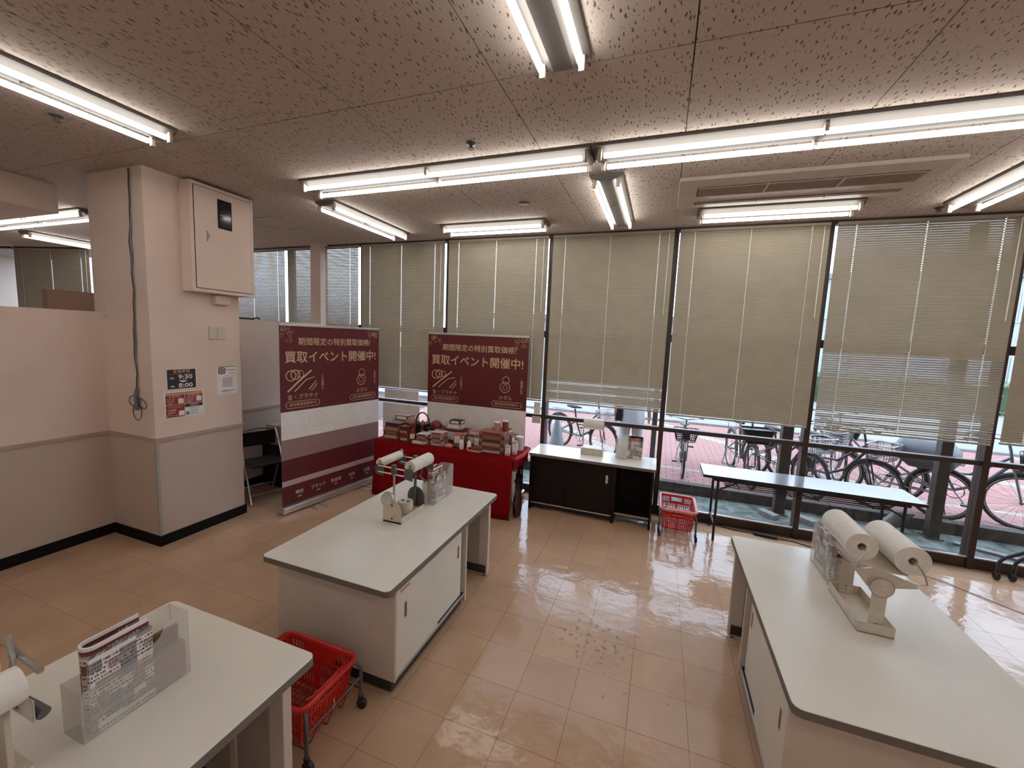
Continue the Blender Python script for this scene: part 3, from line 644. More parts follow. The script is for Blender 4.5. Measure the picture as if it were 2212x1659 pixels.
# ---- roll holders
def roll(parent,x,z,y0,y1,r,core=.018,mt=None):
    rr=MB().lathe([(core,y0),(r,y0),(r,y1),(core,y1),(core,y0)],(x,0,z),28,'y',cap=False).build('bag_roll',mt or M_ROLL,parent)
    for k in (.45,.65,.85):
        q=core+(r-core)*k; MB().tube([(x+q*math.cos(R(a)),-y1-.0002,z+q*math.sin(R(a))) for a in range(0,360,15)],.0006,4,True).build('wind_line',M_CABW,rr)
    return rr
# right table: cream rocker stand with two fat rolls   (local -y = near end)
r=thing('roll_dispenser','cream metal roll stand with two fat clear bag rolls','roll dispenser',(1.04,2.455,TH),0)
b0,b1,w0,w1,hb=-.178,.178,-.072,.072,.052
tr=MB(); tr.box(w0,w1,b0,b1,0,.004); tr.build('base_tray',M_CREAM,r)
for d in ((w0,w0+.004,b0,b1),(w1-.004,w1,b0,b1),(w0+.004,w1-.004,b0,b0+.004),(w0+.004,w1-.004,b1-.004,b1)): box('tray_wall',(*d,0,hb),M_CREAM,r,.001)
for yy in (b0+.012,b1-.016):
    up=box('upright',(-.030,.030,yy,yy+.004,.004,.245),M_CREAM,r,.001)
    for zz in (.03,.05): MB().lathe([(.005,-yy+.0),(.005,-yy+.003)],(0,0,zz),10,'y').build('screw',M_GREY,up)
    MB().lathe([(.046,-.012),(.046,.012)],(0,yy,.235),28,'y').build('pivot_disc',M_CREAM,up); MB().tube([(.046*math.cos(R(a)),yy-.0125,.235+.046*math.sin(R(a))) for a in range(0,360,15)],.0012,4,True).build('disc_outline',M_EDGE,up)
    MB().lathe([(.008,.012),(.008,.016)],(0,yy,.235),14,'y').build('pivot_cap',M_CABW,up)
    MB().prism([(-.125,.318),(-.115,.332),(0,.315),(.135,.268),(.14,.252),(.06,.235),(0,.19),(-.05,.225)],yy-.004+(.012 if yy<0 else -.012),yy+(.012 if yy<0 else -.012),'y').build('rocker_plate',M_CREAM,r,.002)
box('rocker_bridge',(-.10,.10,b0+.03,b1-.03,.30,.304),M_CREAM,r)
for sgn,x,z,rad,ln in ((-1,-.082,.402,.064,.19),(1,.112,.374,.068,.19)):
    roll(r,x,z,-.165,.145,rad)
    for e in (-1,1):
        MB().tube([(x,e*.14,z),(x,e*.19,z),(x+sgn*.02,e*.2,z-.03),(x+sgn*.035*(1),e*.2,z-.075),(x+sgn*.012,e*.19,z-.086),(x-sgn*.03,e*.18,z-.078)],.0042,6).build('spindle_wire',M_STEEL,r)
    MB().tube([(x,-.15,z),(x,.14,z)],.005,6).build('spindle',M_STEEL,r)
# middle table: antique looking hand dispenser with scale dial
r=thing('hand_roll_dispenser','cream and chrome bag roll dispenser with two thin rolls','roll dispenser',(-1.68,2.45,TH))
box('base_rail',(-.075,.075,-.15,.15,0,.012),M_CREAM,r,.001)
for s in (-1,1): box('base_side',(s*.073-.003,s*.073+.003,-.147,.147,0,.04),M_CREAM,r,.001)
for yy in (-.15,.147):
    pl_=[(-.075,0),(.075,0),(.075,.075)]+[(.075*math.cos(R(a)),.08+.085*math.sin(R(a))) for a in range(0,181,15)]+[(-.075,.075)]
    e=MB().prism(pl_,yy,yy+.004,'y').build('end_plate',M_CREAM if yy<0 else M_GREYM,r,.001)
    for zz in (.03,.125): MB().lathe([(.008,-yy),(.008,-yy+.003)],(0,0,zz),12,'y').build('rivet',M_GREYM,e)
MB().lathe([(.052,.0),(.056,.05),(.056,.085),(.05,.09)],(.0,.01,.012),24).build('weight_drum',M_CREAM,r)
for s in (-1,1): MB().lathe([(.014,.088),(.014,.0915)],(.022*s,.01,.012),12).build('drum_slot',M_BLACK,r)
# uprights, frame and arms
MB().cyl((-.0,-.128,.06),(-.0,-.128,.40),.008,10).build('front_post',M_STEEL,r); MB().cyl((.0,.135,.02),(.0,.135,.40),.011,10).build('rear_post',M_GREYM,r)
MB().lathe([(.042,-.012),(.046,-.006),(.046,.006),(.042,.012)],(-.03,-.15,.175),24,'y').build('dial_wheel',M_STEEL,r); MB().lathe([(.03,.012),(.03,.015)],(-.03,-.15,.175),22,'y').build('dial_face',M_CABW,r)
MB().lathe([(.055,.0),(.05,-.018),(.03,-.03)],(-.055,-.13,.145),20,'y').build('bell',M_STEEL,r)
box('post_clamp',(-.014,.014,-.145,-.112,.345,.41),M_GREYM,r,.003); box('post_clamp',(-.014,.014,.118,.15,.345,.41),M_GREYM,r,.003)
for yy in (-.13,.135):
    for zz in (.388,.345): MB().tube([(-.13,yy,zz),(.14,yy,zz-.006)],.0045,6).build('frame_rod',M_STEEL,r)
    for s in (-1,1):
        x=s*.125
        MB().prism([(x-.035,.325),(x+.03,.315),(x+.035,.37),(x+.028,.405),(x-.025,.40),(x-.045,.37)],yy-.003-.008*s,yy+.003-.008*s,'y').build('roll_bracket',M_GREYM,r,.003)
        MB().tube([(x,yy,.395),(x+.01,yy,.43),(x-.004,yy,.44)],.0045,6).build('roll_hook',M_STEEL,r)
roll(r,-.125,.405,-.115,.125,.030,.01); roll(r,.125,.41,-.12,.125,.043,.012)
MB().tube([(.0+.045*math.cos(R(a)),.15,.30+.06*math.sin(R(a))) for a in range(-70,200,18)],.008,8).build('crank_arc',M_GREYM,r)
MB().tube([(.03,.15,.25),(.07,.16,.21),(.10,.16,.235),(.115,.16,.27)],[.007,.009,.009,.007],8).build('lever',M_GREYM,r)
# lower left table: only the arm end of a third dispenser shows
r=thing('roll_dispenser','chrome armed roll dispenser cut by the left picture edge','roll dispenser',(-1.66,.36,TH))
box('base_tray',(-.075,.075,-.17,.17,0,.05),M_CREAM,r,.003); box('upright',(-.035,.035,.13,.145,.05,.25),M_CREAM,r,.002); box('upright',(-.035,.035,-.15,-.135,.05,.25),M_CREAM,r,.002)
box('rocker_plate',(-.13,.14,.15,.156,.22,.285),M_STEEL,r,.004); box('rocker_plate',(-.13,.14,-.16,-.154,.22,.285),M_STEEL,r,.004)
roll(r,-.07,.345,-.15,.12,.06); roll(r,.085,.32,-.15,.12,.05)
MB().tube([(-.02,.165,.25),(-.03,.18,.33),(-.05,.18,.395)],.007,8).build('spindle_wire',M_STEEL,r); MB().tube([(-.1,.2,.33),(.10,.185,.335)],.009,8).build('crossbar',M_STEEL,r)
MB().cyl((.03,.16,.245),(.13,.175,.225),.016,10).build('knob',M_GREYM,r)
# counter by the window: roll stand and file box
r=thing('counter_roll_stand','grey roll stand with one wide roll on the window counter','roll dispenser',(-.68,4.76,T2))
box('base_box',(-.125,.125,-.075,.085,0,.078),M_CREAM,r,.003)
for s in (-1,1): MB().tube([(s*.112,-.01,.07),(s*.115,-.01,.27),(s*.118,.0,.38)],.006,8).build('upright',M_STEEL,r); MB().tube([(s*.118,0,.38),(s*.112,0,.405),(s*.09,0,.41)],.005,6).build('hook',M_STEEL,r)
MB().tube([(-.118,-.03,.30),(.118,-.03,.30)],.005,6).build('front_bar',M_STEEL,r); 
MB().lathe([(.015,-.112),(.058,-.112),(.058,.112),(.015,.112)],(0,0,.36),24,'x').build('bag_roll',M_ROLL,r)
# ---- file boxes with flyers
FLY=print_mat('flyer_print',(.70,.62,.56),((.10,.09,.09),(.35,.05,.05),(.42,.30,.22)),24)
FLR=print_mat('flyer_red',(.42,.30,.25),((.30,.02,.03),(.08,.06,.06)),20)
FLW=print_mat('flyer_white',(.80,.76,.72),((.12,.12,.13),(.30,.29,.30),(.45,.32,.28)),22)
def file_box(label,loc,rz,L=.31,Wd=.105,H=.25,low=.17,flyers=True,opaque=False):
    """local y = length; high end +y"""
    r=thing('magazine_file_box',label,'file box',loc,rz,'clear file boxes'); t=.002; m_=M_FROST
    prof=[(-L/2,0),(L/2,0),(L/2,H),(L/2-.05,H),(L/2-.07,H-.004),(L/2-.095,H-.045),(L/2-.12,low+.02),(L/2-.15,low),(-L/2,low)]
    for s in (-1,1): MB().prism(prof,min(s*Wd/2,s*(Wd/2-t)),max(s*Wd/2,s*(Wd/2-t)),'x').build('side_wall',m_,r)
    box('base',(-Wd/2,Wd/2,-L/2,L/2,0,t),m_,r); box('front_wall',(-Wd/2,Wd/2,-L/2,-L/2+t,0,low),m_,r); box('back_wall',(-Wd/2,Wd/2,L/2-t,L/2,0,H),m_,r)
    return r
def folded_flyer(label,loc,rz,L=.16,g=.035,H=.235,m_=None,grp=None):
    """a bunch of flyers folded over: U seen from above, spine at -y"""
    r=thing('folded_flyer',label,'flyer',loc,rz,grp); pts=[]
    out=[(g/2,L/2)]+[(g/2*math.cos(R(a)),-L/2+g/2+g/2*math.sin(R(a))) for a in range(0,-181,-20)]+[(-g/2,L/2)]
    inn=[(-g/2+.006,L/2)]+[((g/2-.006)*math.cos(R(a)),-L/2+g/2+(g/2-.006)*math.sin(R(a))) for a in range(-180,1,20)]+[(g/2-.006,L/2)]
    MB().prism(out+inn,0,H-.02,'z').build('pages',m_ or FLY,r)
    MB().prism(out+inn,H-.02,H-.012,'z').build('red_border',C('flyer_edge_red',(120,30,30)),r); MB().prism(out+inn,H-.012,H,'z').build('page_edges',M_PAPER,r)
    return r
zt=TH+.0025
file_box('clear file box with flyers on the lower left table',(-1.645,.787,TH),0)
folded_flyer('folded flyers standing in the lower left clear box',(-1.645,.745,zt),0,.17,.06,.285)
tag(box('flyer_stack',(-.0075,.0075,-.085,.085,0,.26),FLW,None,.001),'printed white flyers against the front of the lower left clear box','flyer').location=(-1.6045,.745,zt)
tag(box('brown_envelope',(-.012,.012,-.06,.06,0,.13),C('envelope',(165,135,120),.7),None,.001),'pinkish cardboard envelope in the far half of the lower left box','envelope').location=(-1.618,.875,zt)
tag(box('brown_booklet',(-.008,.008,-.055,.055,0,.185),C('booklet',(120,85,65),.7),None,.001),'brown booklet behind the envelope in the lower left box','booklet').location=(-1.65,.88,zt)
file_box('clear file box with flyers on the middle table',(-1.625,2.835,TH),0)
folded_flyer('folded flyers standing in the clear box on the middle table',(-1.625,2.775,zt),0,.15,.06,.275)
tag(box('flyer_stack',(-.007,.007,-.07,.07,0,.22),FLW,None,.001),'white flyers at the right side of the middle table box','flyer').location=(-1.5835,2.80,zt)
tag(box('booklet_stack',(-.03,.03,-.05,.05,0,.14),FLR,None,.001),'dark reddish booklets at the back of the middle table box','booklet').location=(-1.64,2.93,zt)
file_box('clear file box full of flyers on the right table',(1.035,2.835,TH),0)
tag(box('flyer_stack',(-.014,.014,-.125,.115,0,.262),FLW,None,.001),'white flyers bulging out of the right table box','flyer').location=(1.005,2.84,zt)
tag(box('booklet_stack',(-.018,.018,-.10,.10,0,.17),FLR,None,.001),'dark red booklets inside the right table box','booklet').location=(1.05,2.82,zt)
file_box('white file box with two holes on the window counter',(-.345,4.80,T2),PI,.20,.13,.235,.235)
tag(box('white_insert',(-.052,.052,-.085,-.080,0,.15),M_PAPER,None),'white card inside the file box on the window counter','card').location=(-.345,4.80,T2+.0025)
o=thing('flyer_bundle','thick bundle of upright flyers on the window counter','flyer',(-.20,4.805,T2)); box('pages',(-.078,.078,-.045,.045,0,.245),FLW,o,.002); box('red_heading',(-.0785,.0785,-.0458,.0458,.205,.245),FLR,o)
# ================================================================== BANNERS, RED TABLE
def banner(label,loc,rz,Wd,Ht,variant):
    r=thing('roll_up_banner',label,'banner',loc,rz,'maroon roll-up banners'); a=Wd/2
    box('base_case',(-a-.02,a+.02,-.055,.055,.012,.085),M_ALU,r,.012); box('top_rail',(-a,a,-.012,.012,Ht-.02,Ht+.005),M_ALU,r,.003)
    MB().cyl((0,.03,.08),(0,.03,Ht-.01),.011,8).build('support_pole',M_ALU,r)
    for xx in (-a+.35,a-.3):
        MB().tube([(xx-.06,-.05,.012),(xx-.06,-.20,.005),(xx-.045,-.215,.005),(xx+.045,-.215,.005),(xx+.06,-.20,.005),(xx+.06,-.05,.012)],.005,6).build('wire_foot',M_STEEL,r)
        MB().tube([(xx-.04,.05,.012),(xx-.04,.17,.005),(xx+.04,.17,.005),(xx+.04,.05,.012)],.005,6).build('wire_foot',M_STEEL,r)
    s=box('printed_sheet',(-a,a,-.004,0,.08,Ht-.015),M_MAROON,r)
    zt=Ht-.015; zm=Ht*.545
    box('white_panel',(-a,a,-.0052,-.004,zm-.55 if variant else zm-.52,zm),M_WPRINT,r); box('pale_band',(-a,a,-.0056,-.0052,zm-.52,zm-.30),C('banner_grey_red',(150,120,118)),r); box('pale_band',(-a,a,-.0056,-.004,.30,.36),C('banner_pale',(190,165,162)),r)
    GL=M_GOLD; y=-.0062
    text('期間限定の特別買取価格!',.095*Wd/1.45,.03,zt-.17,M_GOLD,r,y,offset=.008); text('買取イベント開催中!',.145*Wd/1.45,0,zt-.34,M_GOLD,r,y,offset=.012)
    def ring(cx,cz,rad,w=.006):
        MB().tube([(cx+rad*math.cos(R(q)),y+.003,cz+rad*math.sin(R(q))) for q in range(0,360,15)],w,6,True).build('jewel_ring_print',GL,r)
    ring(-a+.12,zt-.53,.055); ring(-a+.17,zt-.52,.05); ring(-a+.23,zt-.515,.038,.004)
    MB().tube([(-a+.08,y+.003,zt-.70),(-a+.2,y+.003,zt-.60),(-a+.36,y+.003,zt-.48)],.010,6).build('bracelet_print',GL,r)
    MB().tube([(-a+.16+.0,y+.003,zt-.70),(-a+.30,y+.003,zt-.58),(-a+.40,y+.003,zt-.555),(-a+.42,y+.003,zt-.60),(-a+.33,y+.003,zt-.69),(-a+.37,y+.003,zt-.70),(-a+.43,y+.003,zt-.63)],.006,6).build('chain_print',GL,r)
    text('金・プラチナ',.062,-a+.26,zt-.765,GL,r,y); text('メダル',.062,a-.28,zt-.765,GL,r,y)
    for cx in (-a+.26,a-.26):
        MB().tube([(cx+p[0],y+.003,zt-.845+p[1]) for p in rrect(-.2,.2,-.035,.035,.034,5)],.003,6,True).build('capsule_outline',GL,r); text('過去最高値更新中!',.04,cx,zt-.845,GL,r,y)
    text('どんな状態でも',.034,-a+.50,zt-.62,GL,r,y,vertical=True); text('高価買取します',.034,a-.07,zt-.62,GL,r,y,vertical=True)
    ring(a-.28,zt-.54,.045,.004); ring(a-.29,zt-.63,.065,.004); ring(a-.29,zt-.63,.03,.003)
    ring(-a+.42,zm-.12,.09,.003)
    for q in range(26):
        for sx_ in (-1,1):
            ring(sx_*(a-.02-.16*rnd.random()),zt-.02-.16*rnd.random()*(.3+rnd.random()*.7),.012+.01*rnd.random(),.0015) if q%2 else None
    for i,t in enumerate(('時計','ブランド','貴金属','切手','古銭')): text(t,.05,-a+.2+i*(Wd-.4)/4,.20,M_WPRINT,r,y); text('OK!',.03,-a+.2+i*(Wd-.4)/4,.15,M_WPRINT,r,y)
    return r
b1a,b1b=Vector((-3.70,3.12,0)),Vector((-3.50,4.50,0)); bc=(b1a+b1b)/2
banner('maroon roll-up banner standing sideways beside the pillar',tuple(bc),math.atan2(b1b.y-b1a.y,b1b.x-b1a.x),(b1b-b1a).length-.05,2.04,0)
banner('maroon roll-up banner facing the room behind the goods table',(-2.22,4.76,0),0,1.40,2.02,1)
# notices taped on the window behind the goods
for nm,d,lab in (('window_notice',(-3.75,-3.18,1.055,1.19),'white paper strip taped to the window above the transom by left banner'),('window_notice',(-3.78,-3.16,.55,.985),'large white handwritten sheet taped to the window below the transom'),('window_notice',(-1.47,-1.39,1.05,1.20),'small white paper on the mullion right of banner'),('window_notice',(-1.49,-1.38,.93,1.02),'beige tape square across the transom right of banner')):
    o=thing(nm,lab,'notice',((d[0]+d[1])/2,WY-.012,d[2])); hw=(d[1]-d[0])/2; box('sheet',(-hw,hw,-.001,.001,0,d[3]-d[2]),M_PAPER if 'beige' not in lab else M_CABW,o)
    if hw>.2:
        for q in range(3): box('pencil_line',(-hw*.8,hw*(.3+.15*q),-.0016,-.001,(d[3]-d[2])*(.3+.2*q),(d[3]-d[2])*(.3+.2*q)+.004),M_GREYP,o)
# red cloth table
TX0,TX1,TY0,TY1,TZ=-3.22,-1.43,4.08,4.62,.70
r=thing('goods_table','long table under a dark red cloth in front of banner','table',((TX0+TX1)/2,(TY0+TY1)/2,0)); a,b=(TX1-TX0)/2,(TY1-TY0)/2
box('table_top',(-a,a,-b,b,TZ-.03,TZ-.004),M_CABW,r,.002)
for sx_ in (-1,1):
    for sy_ in (-1,1): MB().cyl((sx_*(a-.08),sy_*(b-.06),0),(sx_*(a-.08),sy_*(b-.06),TZ-.03),.013,8).build('leg',M_BLACK,r)
cl=thing('red_tablecloth','dark red cloth hanging to the floor on the goods table','tablecloth',((TX0+TX1)/2,(TY0+TY1)/2,0))
box('cloth_top',(-a-.006,a+.006,-b-.006,b,TZ-.004,TZ),M_CLOTH,cl)
rings=[]; n=46
def skirt(name,p0,p1,nx,ny,zlow,fl):
    mb=MB(); k=40; rows=6; vs=[]
    for i in range(rows+1):
        t=i/rows; z=(TZ-.002)*(1-t)+zlow*t
        for j in range(k+1):
            u=j/k; wv=(.012*math.sin(u*31)+.008*math.sin(u*67+1))*t+fl*t
            vs.append((p0[0]+(p1[0]-p0[0])*u+nx*(.008+wv),p0[1]+(p1[1]-p0[1])*u+ny*(.008+wv),z))
    mb.add(vs,[(i*(k+1)+j,i*(k+1)+j+1,(i+1)*(k+1)+j+1,(i+1)*(k+1)+j) for i in range(rows) for j in range(k)],True)
    o=mb.build(name,M_CLOTH,cl); s=o.modifiers.new('thickness','SOLIDIFY'); s.thickness=.003
skirt('front_drape',(-a-.006,-b-.004),(a+.006,-b-.004),0,-1,.012,.05); skirt('side_drape',(-a-.004,b),(-a-.004,-b-.004),-1,0,.012,.05)
skirt('side_drape',(a+.004,-b-.004),(a+.004,b),1,0,.55,.0)
MB().tube([(a+.02,-b,TZ-.02),(a+.03,0,TZ-.035),(a+.02,b,TZ-.02)],[.02,.026,.018],8).build('side_roll',C('bright_red_cloth',(170,20,22),.8),cl)
# goods on the red table
GP=[C('carton_tan',(150,105,85)),C('carton_red',(130,40,38)),C('carton_white',(195,180,172)),C('carton_brown',(95,60,48)),C('carton_pink',(190,130,120)),C('carton_dark',(60,32,30))]
def carton(label,x,y,z,w,d,h,rz,m_,group,name='snack_carton',lab_m=None):
    o=thing(name,label,'box',(x,y,z),rz,group); box('carton',(-w/2,w/2,-d/2,d/2,0,h),m_,o,.002)
    box('face_print',(-w*.36,w*.36,-d/2-.0012,-d/2,h*.2,h*.8),lab_m or M_WPRINT,o); box('side_print',(w/2,w/2+.0012,-d*.36,d*.36,h*.25,h*.75),lab_m or M_WPRINT,o); return o
def stack(where,x,y,n,w,d,h,cols,group,name='snack_carton',shrink=0):
    z=TZ
    for k in range(n):
        lab='%s carton up in the %s'%(ORD[k],where) if k else 'lowest carton in the %s'%where
        carton(lab,x+rnd.uniform(-.006,.006)+shrink*k,y+rnd.uniform(-.004,.004),z,w,d,h,rnd.uniform(-.04,.04),cols[k%len(cols)],group,name,GP[(k+2)%6] if cols[k%len(cols)]!=GP[(k+2)%6] else GP[0]); z+=h+.0005
    return z
G='goods laid out on the red table'
zA=stack('wide stack at the left end of the red table',-3.06,4.22,4,.22,.16,.050,[GP[0],GP[3]],G,shrink=.012)
zB=stack('narrow stack beside the left bottle',-2.85,4.20,4,.13,.16,.045,[GP[3],GP[1]],G)
zC=stack('low packet stack left of centre',-2.60,4.20,4,.15,.15,.028,[GP[2],GP[4],GP[1]],G,'biscuit_packet')
zD=stack('taller packet stack at the centre front',-2.40,4.19,6,.16,.14,.026,[GP[4],GP[2],GP[1],GP[2]],G,'biscuit_packet')
zE=stack('tall stack at the right of the red table',-1.71,4.22,6,.30,.18,.040,[GP[3],GP[0]],G)
zF=stack('flat pile in front of the right stack',-1.90,4.135,2,.16,.09,.022,[GP[4],GP[1]],G,'biscuit_packet')
carton('white slim carton lying before the low packet stack',-2.63,4.11,TZ,.17,.05,.03,.02,GP[2],G)
for k,(x,y,w,h) in enumerate(((-1.52,4.16,.05,.11),(-1.47,4.24,.05,.15),(-1.50,4.34,.07,.10))):
    carton(['short white carton at the front right corner of red table','tall white carton at the right edge of red table','white carton behind the right corner cartons'][k],x,y,TZ,w,.05,h,.1*k,GP[2],G)
for k,(x,y,w,d,h,m_,l) in enumerate(((-2.59,4.43,.20,.14,.14,GP[5],'dark box behind the low packet stack'),(-2.32,4.44,.26,.16,.16,GP[3],'brown box behind the centre packet stack'),(-2.02,4.42,.24,.14,.12,GP[1],'red box behind the pump bottles'),(-1.72,4.46,.3,.14,.17,GP[0],'tan box behind the tall right stack'))):
    carton(l,x,y,TZ,w,d,h,rnd.uniform(-.06,.06),m_,G)
for k,(x,y,z,w,d,h,m_,l) in enumerate(((-2.32,4.44,TZ+.161,.20,.13,.06,GP[2],'white carton lying on the brown back box'),(-2.30,4.44,TZ+.222,.15,.11,.045,GP[5],'dark carton topping the brown back box'),(-2.02,4.42,TZ+.121,.18,.12,.05,GP[4],'pink carton lying on the red back box'),(-1.72,4.46,TZ+.171,.22,.12,.05,GP[1],'red carton lying on the tan back box'),(-3.06,4.44,TZ,.26,.16,.19,GP[3],'large brown box at the back left of the red table'),(-3.06,4.44,TZ+.191,.20,.13,.06,GP[0],'tan carton on the large brown back left box'),(-2.47,4.315,TZ,.12,.06,.16,GP[1],'upright red box between the packet stacks'),(-2.2,4.30,TZ,.10,.08,.14,GP[4],'upright pink box behind the wrapped packs'),(-1.95,4.30,TZ,.09,.07,.15,GP[0],'upright tan box behind the right pump bottle'))):
    carton(l,x,y,z,w,d,h,rnd.uniform(-.08,.08),m_,G)
def bottle(label,x,y,h,r_,col,cap,pump=False):
    o=thing('pump_bottle' if pump else 'sauce_bottle',label,'bottle',(x,y,TZ),0,G)
    MB().lathe([(r_*.9,0),(r_,.006),(r_,h*.62),(r_*.8,h*.72),(r_*.36,h*.8),(r_*.36,h*.88)],n=16).build('bottle_body',col,o); MB().lathe([(r_*.42,h*.88),(r_*.42,h)],n=12).build('cap',cap,o)
    MB().lathe([(r_*1.02,h*.2),(r_*1.02,h*.5)],n=16,cap=False).build('wrap_label',M_WPRINT,o)
    if pump: MB().tube([(0,0,h),(0,0,h+.025),(r_*.9,-.004,h+.022)],.005,6).build('pump_spout',cap,o)
bottle('tall red bottle standing right of the narrow stack',-2.755,4.16,.20,.030,GP[1],GP[5])
bottle('second tall bottle just behind the tall red one',-2.69,4.27,.18,.028,GP[5],GP[1])
bottle('left pump bottle at the front of the red table',-2.08,4.14,.135,.026,M_WPRINT,GP[1],True); bottle('right pump bottle at the front of the red table',-1.985,4.14,.135,.026,M_WPRINT,GP[4],True)
def can(label,x,y,z,h,r_,m_):
    o=thing('round_tin',label,'tin',(x,y,z),0,G); MB().lathe([(r_,0),(r_,h*.9)],n=20).build('tin_body',m_,o); MB().lathe([(r_*1.04,h*.9),(r_*1.04,h)],n=20).build('lid',M_WPRINT,o)
can('short tin on top of the tall right stack',-1.69,4.25,zE,.10,.036,GP[4]); can('tall tin on the tall right stack edge',-1.60,4.27,zE,.12,.034,GP[1])
can('white tub behind the right corner cartons',-1.48,4.44,TZ,.16,.05,GP[2])
def bag(label,x,y,z,w,d,h,m_,seed,group=G,handles=False,name='plastic_bag'):
    rr=random.Random(seed); o=thing(name,label,'bag',(x,y,z),rr.uniform(-.3,.3),group); rings=[]; n=18; K=8
    for i in range(K+1):
        t=i/K; s=(math.sin(PI*min(1,.18+.82*t))**.55 if t<1 else .12)*(1-.25*t)
        rings.append([((w/2)*s*math.cos(2*PI*j/n)*(1+.10*rr.uniform(-1,1)),(d/2)*s*math.sin(2*PI*j/n)*(1+.10*rr.uniform(-1,1)),h*t*(1+.02*rr.uniform(-1,1)) if i else 0) for j in range(n)])
    MB().loft(rings).build('bag_body',m_,o)
    if handles:
        for s in (-1,1): MB().tube([(s*.02,0,h*.93),(s*.05,.01,h*1.12),(s*.015,.02,h*1.16),(-s*.005,.0,h*.97)],.008,6).build('bag_handle',m_,o)
    return o
bag('mottled snack bag on top of the left stacks',-2.845,4.26,zB+.002,.13,.13,.08,GP[0],3); bag('red mesh bag on the dark box behind the packets',-2.59,4.43,TZ+.141,.18,.13,.09,GP[1],4)
bag('small wrapped pack at the front centre of the red table',-2.24,4.13,TZ,.12,.07,.05,GP[4],5); bag('second wrapped pack at the front centre',-2.15,4.17,TZ,.10,.07,.055,GP[3],6)
bag('dark bag heaped behind the two pump bottles',-2.07,4.26,TZ,.13,.10,.10,GP[5],8)
hb=thing('dark_handled_basket','dark basket with arched handle at the back of left stacks','basket',(-2.81,4.47,TZ)); MB().lathe([(.085,0),(.105,.16),(.098,.16),(.08,.008)],n=24,cap=False).build('bowl',GP[5],hb); MB().lathe([(.085,0),(.08,.006)],n=24).build('bottom',GP[5],hb)
MB().tube([(.098*math.cos(R(q)),0,.16+.14*math.sin(R(q))) for q in range(0,181,12)],.009,8).build('arched_handle',M_BLACK,hb)
for k in range(6): MB().lathe([(.0,-.02),(.03,0),(.0,.03)],(.06*math.cos(k*1.05),.06*math.sin(k*1.05),.165),10,cap=False).build('wrapped_sweet',GP[(k*2)%5],hb)
# below / right end of the red table
bag('dark carrier bag on the floor at the right end of red table',-1.40,4.22,0,.10,.2,.36,GP[5],11,None,True,'carrier_bag')
o=thing('paper_stack','white stack of paper packs under the right end of goods table','paper',(-1.55,4.34,0)); 
for k in range(6): box('paper_pack',(-.06,.06,-.05,.05,.0+k*.075,.072+k*.075),M_PAPER,o,.003)
# behind the left banner
o=thing('side_stand','dark cloth covered stand behind the left banner','stand',(-4.42,4.02,0)); box('cloth_body',(-.28,.28,-.3,.3,0,.52),C('black_cloth',(28,14,14),.9),o,.01); 
o=thing('white_carton','white carton on the dark stand behind left banner','box',(-4.40,4.02,.5205)); box('carton',(-.27,.2,-.26,.26,0,.25),GP[2],o,.004); box('flap_line',(-.27,.2,-.262,-.26,.2,.205),GP[0],o)
bag('crumpled white plastic bag on the carton behind left banner',-4.38,4.0,.7715,.34,.26,.20,C('bag_white',(185,170,165),.4),21,None,True)
def pipe_chair(label,loc,rz):
    r=thing('folding_pipe_chair',label,'chair',loc,rz)
    for s in (-1,1):
        MB().tube([(s*.2,-.20,.011),(s*.2,-.02,.40),(s*.2,.12,.68),(s*.19,.17,.78)],.011,8).build('front_leg',M_STEEL,r); MB().tube([(s*.175,.24,.011),(s*.175,.05,.36),(s*.175,-.02,.43)],.011,8).build('rear_leg',M_STEEL,r)
    MB().tube([(-.19,.17,.78),(0,.175,.8),(.19,.17,.78)],.011,8).build('top_rail',M_STEEL,r)
    box('seat_pad',(-.19,.19,-.21,.16,.425,.455),M_BLACK,r,.012); MB().prism([(-.18,.60),(.18,.60),(.18,.77),(-.18,.77)],.125,.145,'y').build('backrest_pad',M_BLACK,r,.01)
    MB().tube([(-.2,-.16,.10),(.2,-.16,.10)],.008,8).build('front_stretcher',M_STEEL,r); MB().tube([(-.175,.2,.09),(.175,.2,.09)],.008,8).build('rear_stretcher',M_STEEL,r); return r
pipe_chair('folding steel pipe chair between the pillar and left banner',(-4.30,3.42,0),R(70))
# black cart at the right edge
r=thing('black_tube_cart','black tubular trolley with casters at the right edge by window','trolley',(3.30,4.62,0))
for yy,x0 in ((.19,-.31),(.21,-.19)):
    MB().tube([(x0,yy,.05),(x0+.005,yy,.17),(x0+.03,yy,.21),(x0+.30,yy-.05,.42),(x0+.5,yy-.06,.56)],.014,8).build('frame_leg',M_BLACK,r)
    c=MB().lathe([(.016,.035),(.016,.075)],(x0,yy,0),12).build('caster',M_BLACK,r); MB().lathe([(.03,-.014),(.036,-.008),(.036,.008),(.03,.014)],(x0,yy,.037),18,'x').build('wheel',M_BLACK,c)
MB().tube([(-.02,.17,.36),(.4,-.2,.16)],.012,8).build('cross_tube',M_BLACK,r); MB().tube([(.2,.1,.3),(.2,-.4,.3)],.012,8).build('cross_tube',M_BLACK,r)
MB().tube([(-.22,-.16,.05),(-.2,-.16,.2),(.5,-.16,.35)],.012,8).build('frame_leg',M_BLACK,r)
c=MB().lathe([(.016,.035),(.016,.075)],(-.22,-.16,0),12).build('caster',M_BLACK,r); MB().lathe([(.03,-.014),(.036,-.008),(.036,.008),(.03,.014)],(-.22,-.16,.037),18,'x').build('wheel',M_BLACK,c)
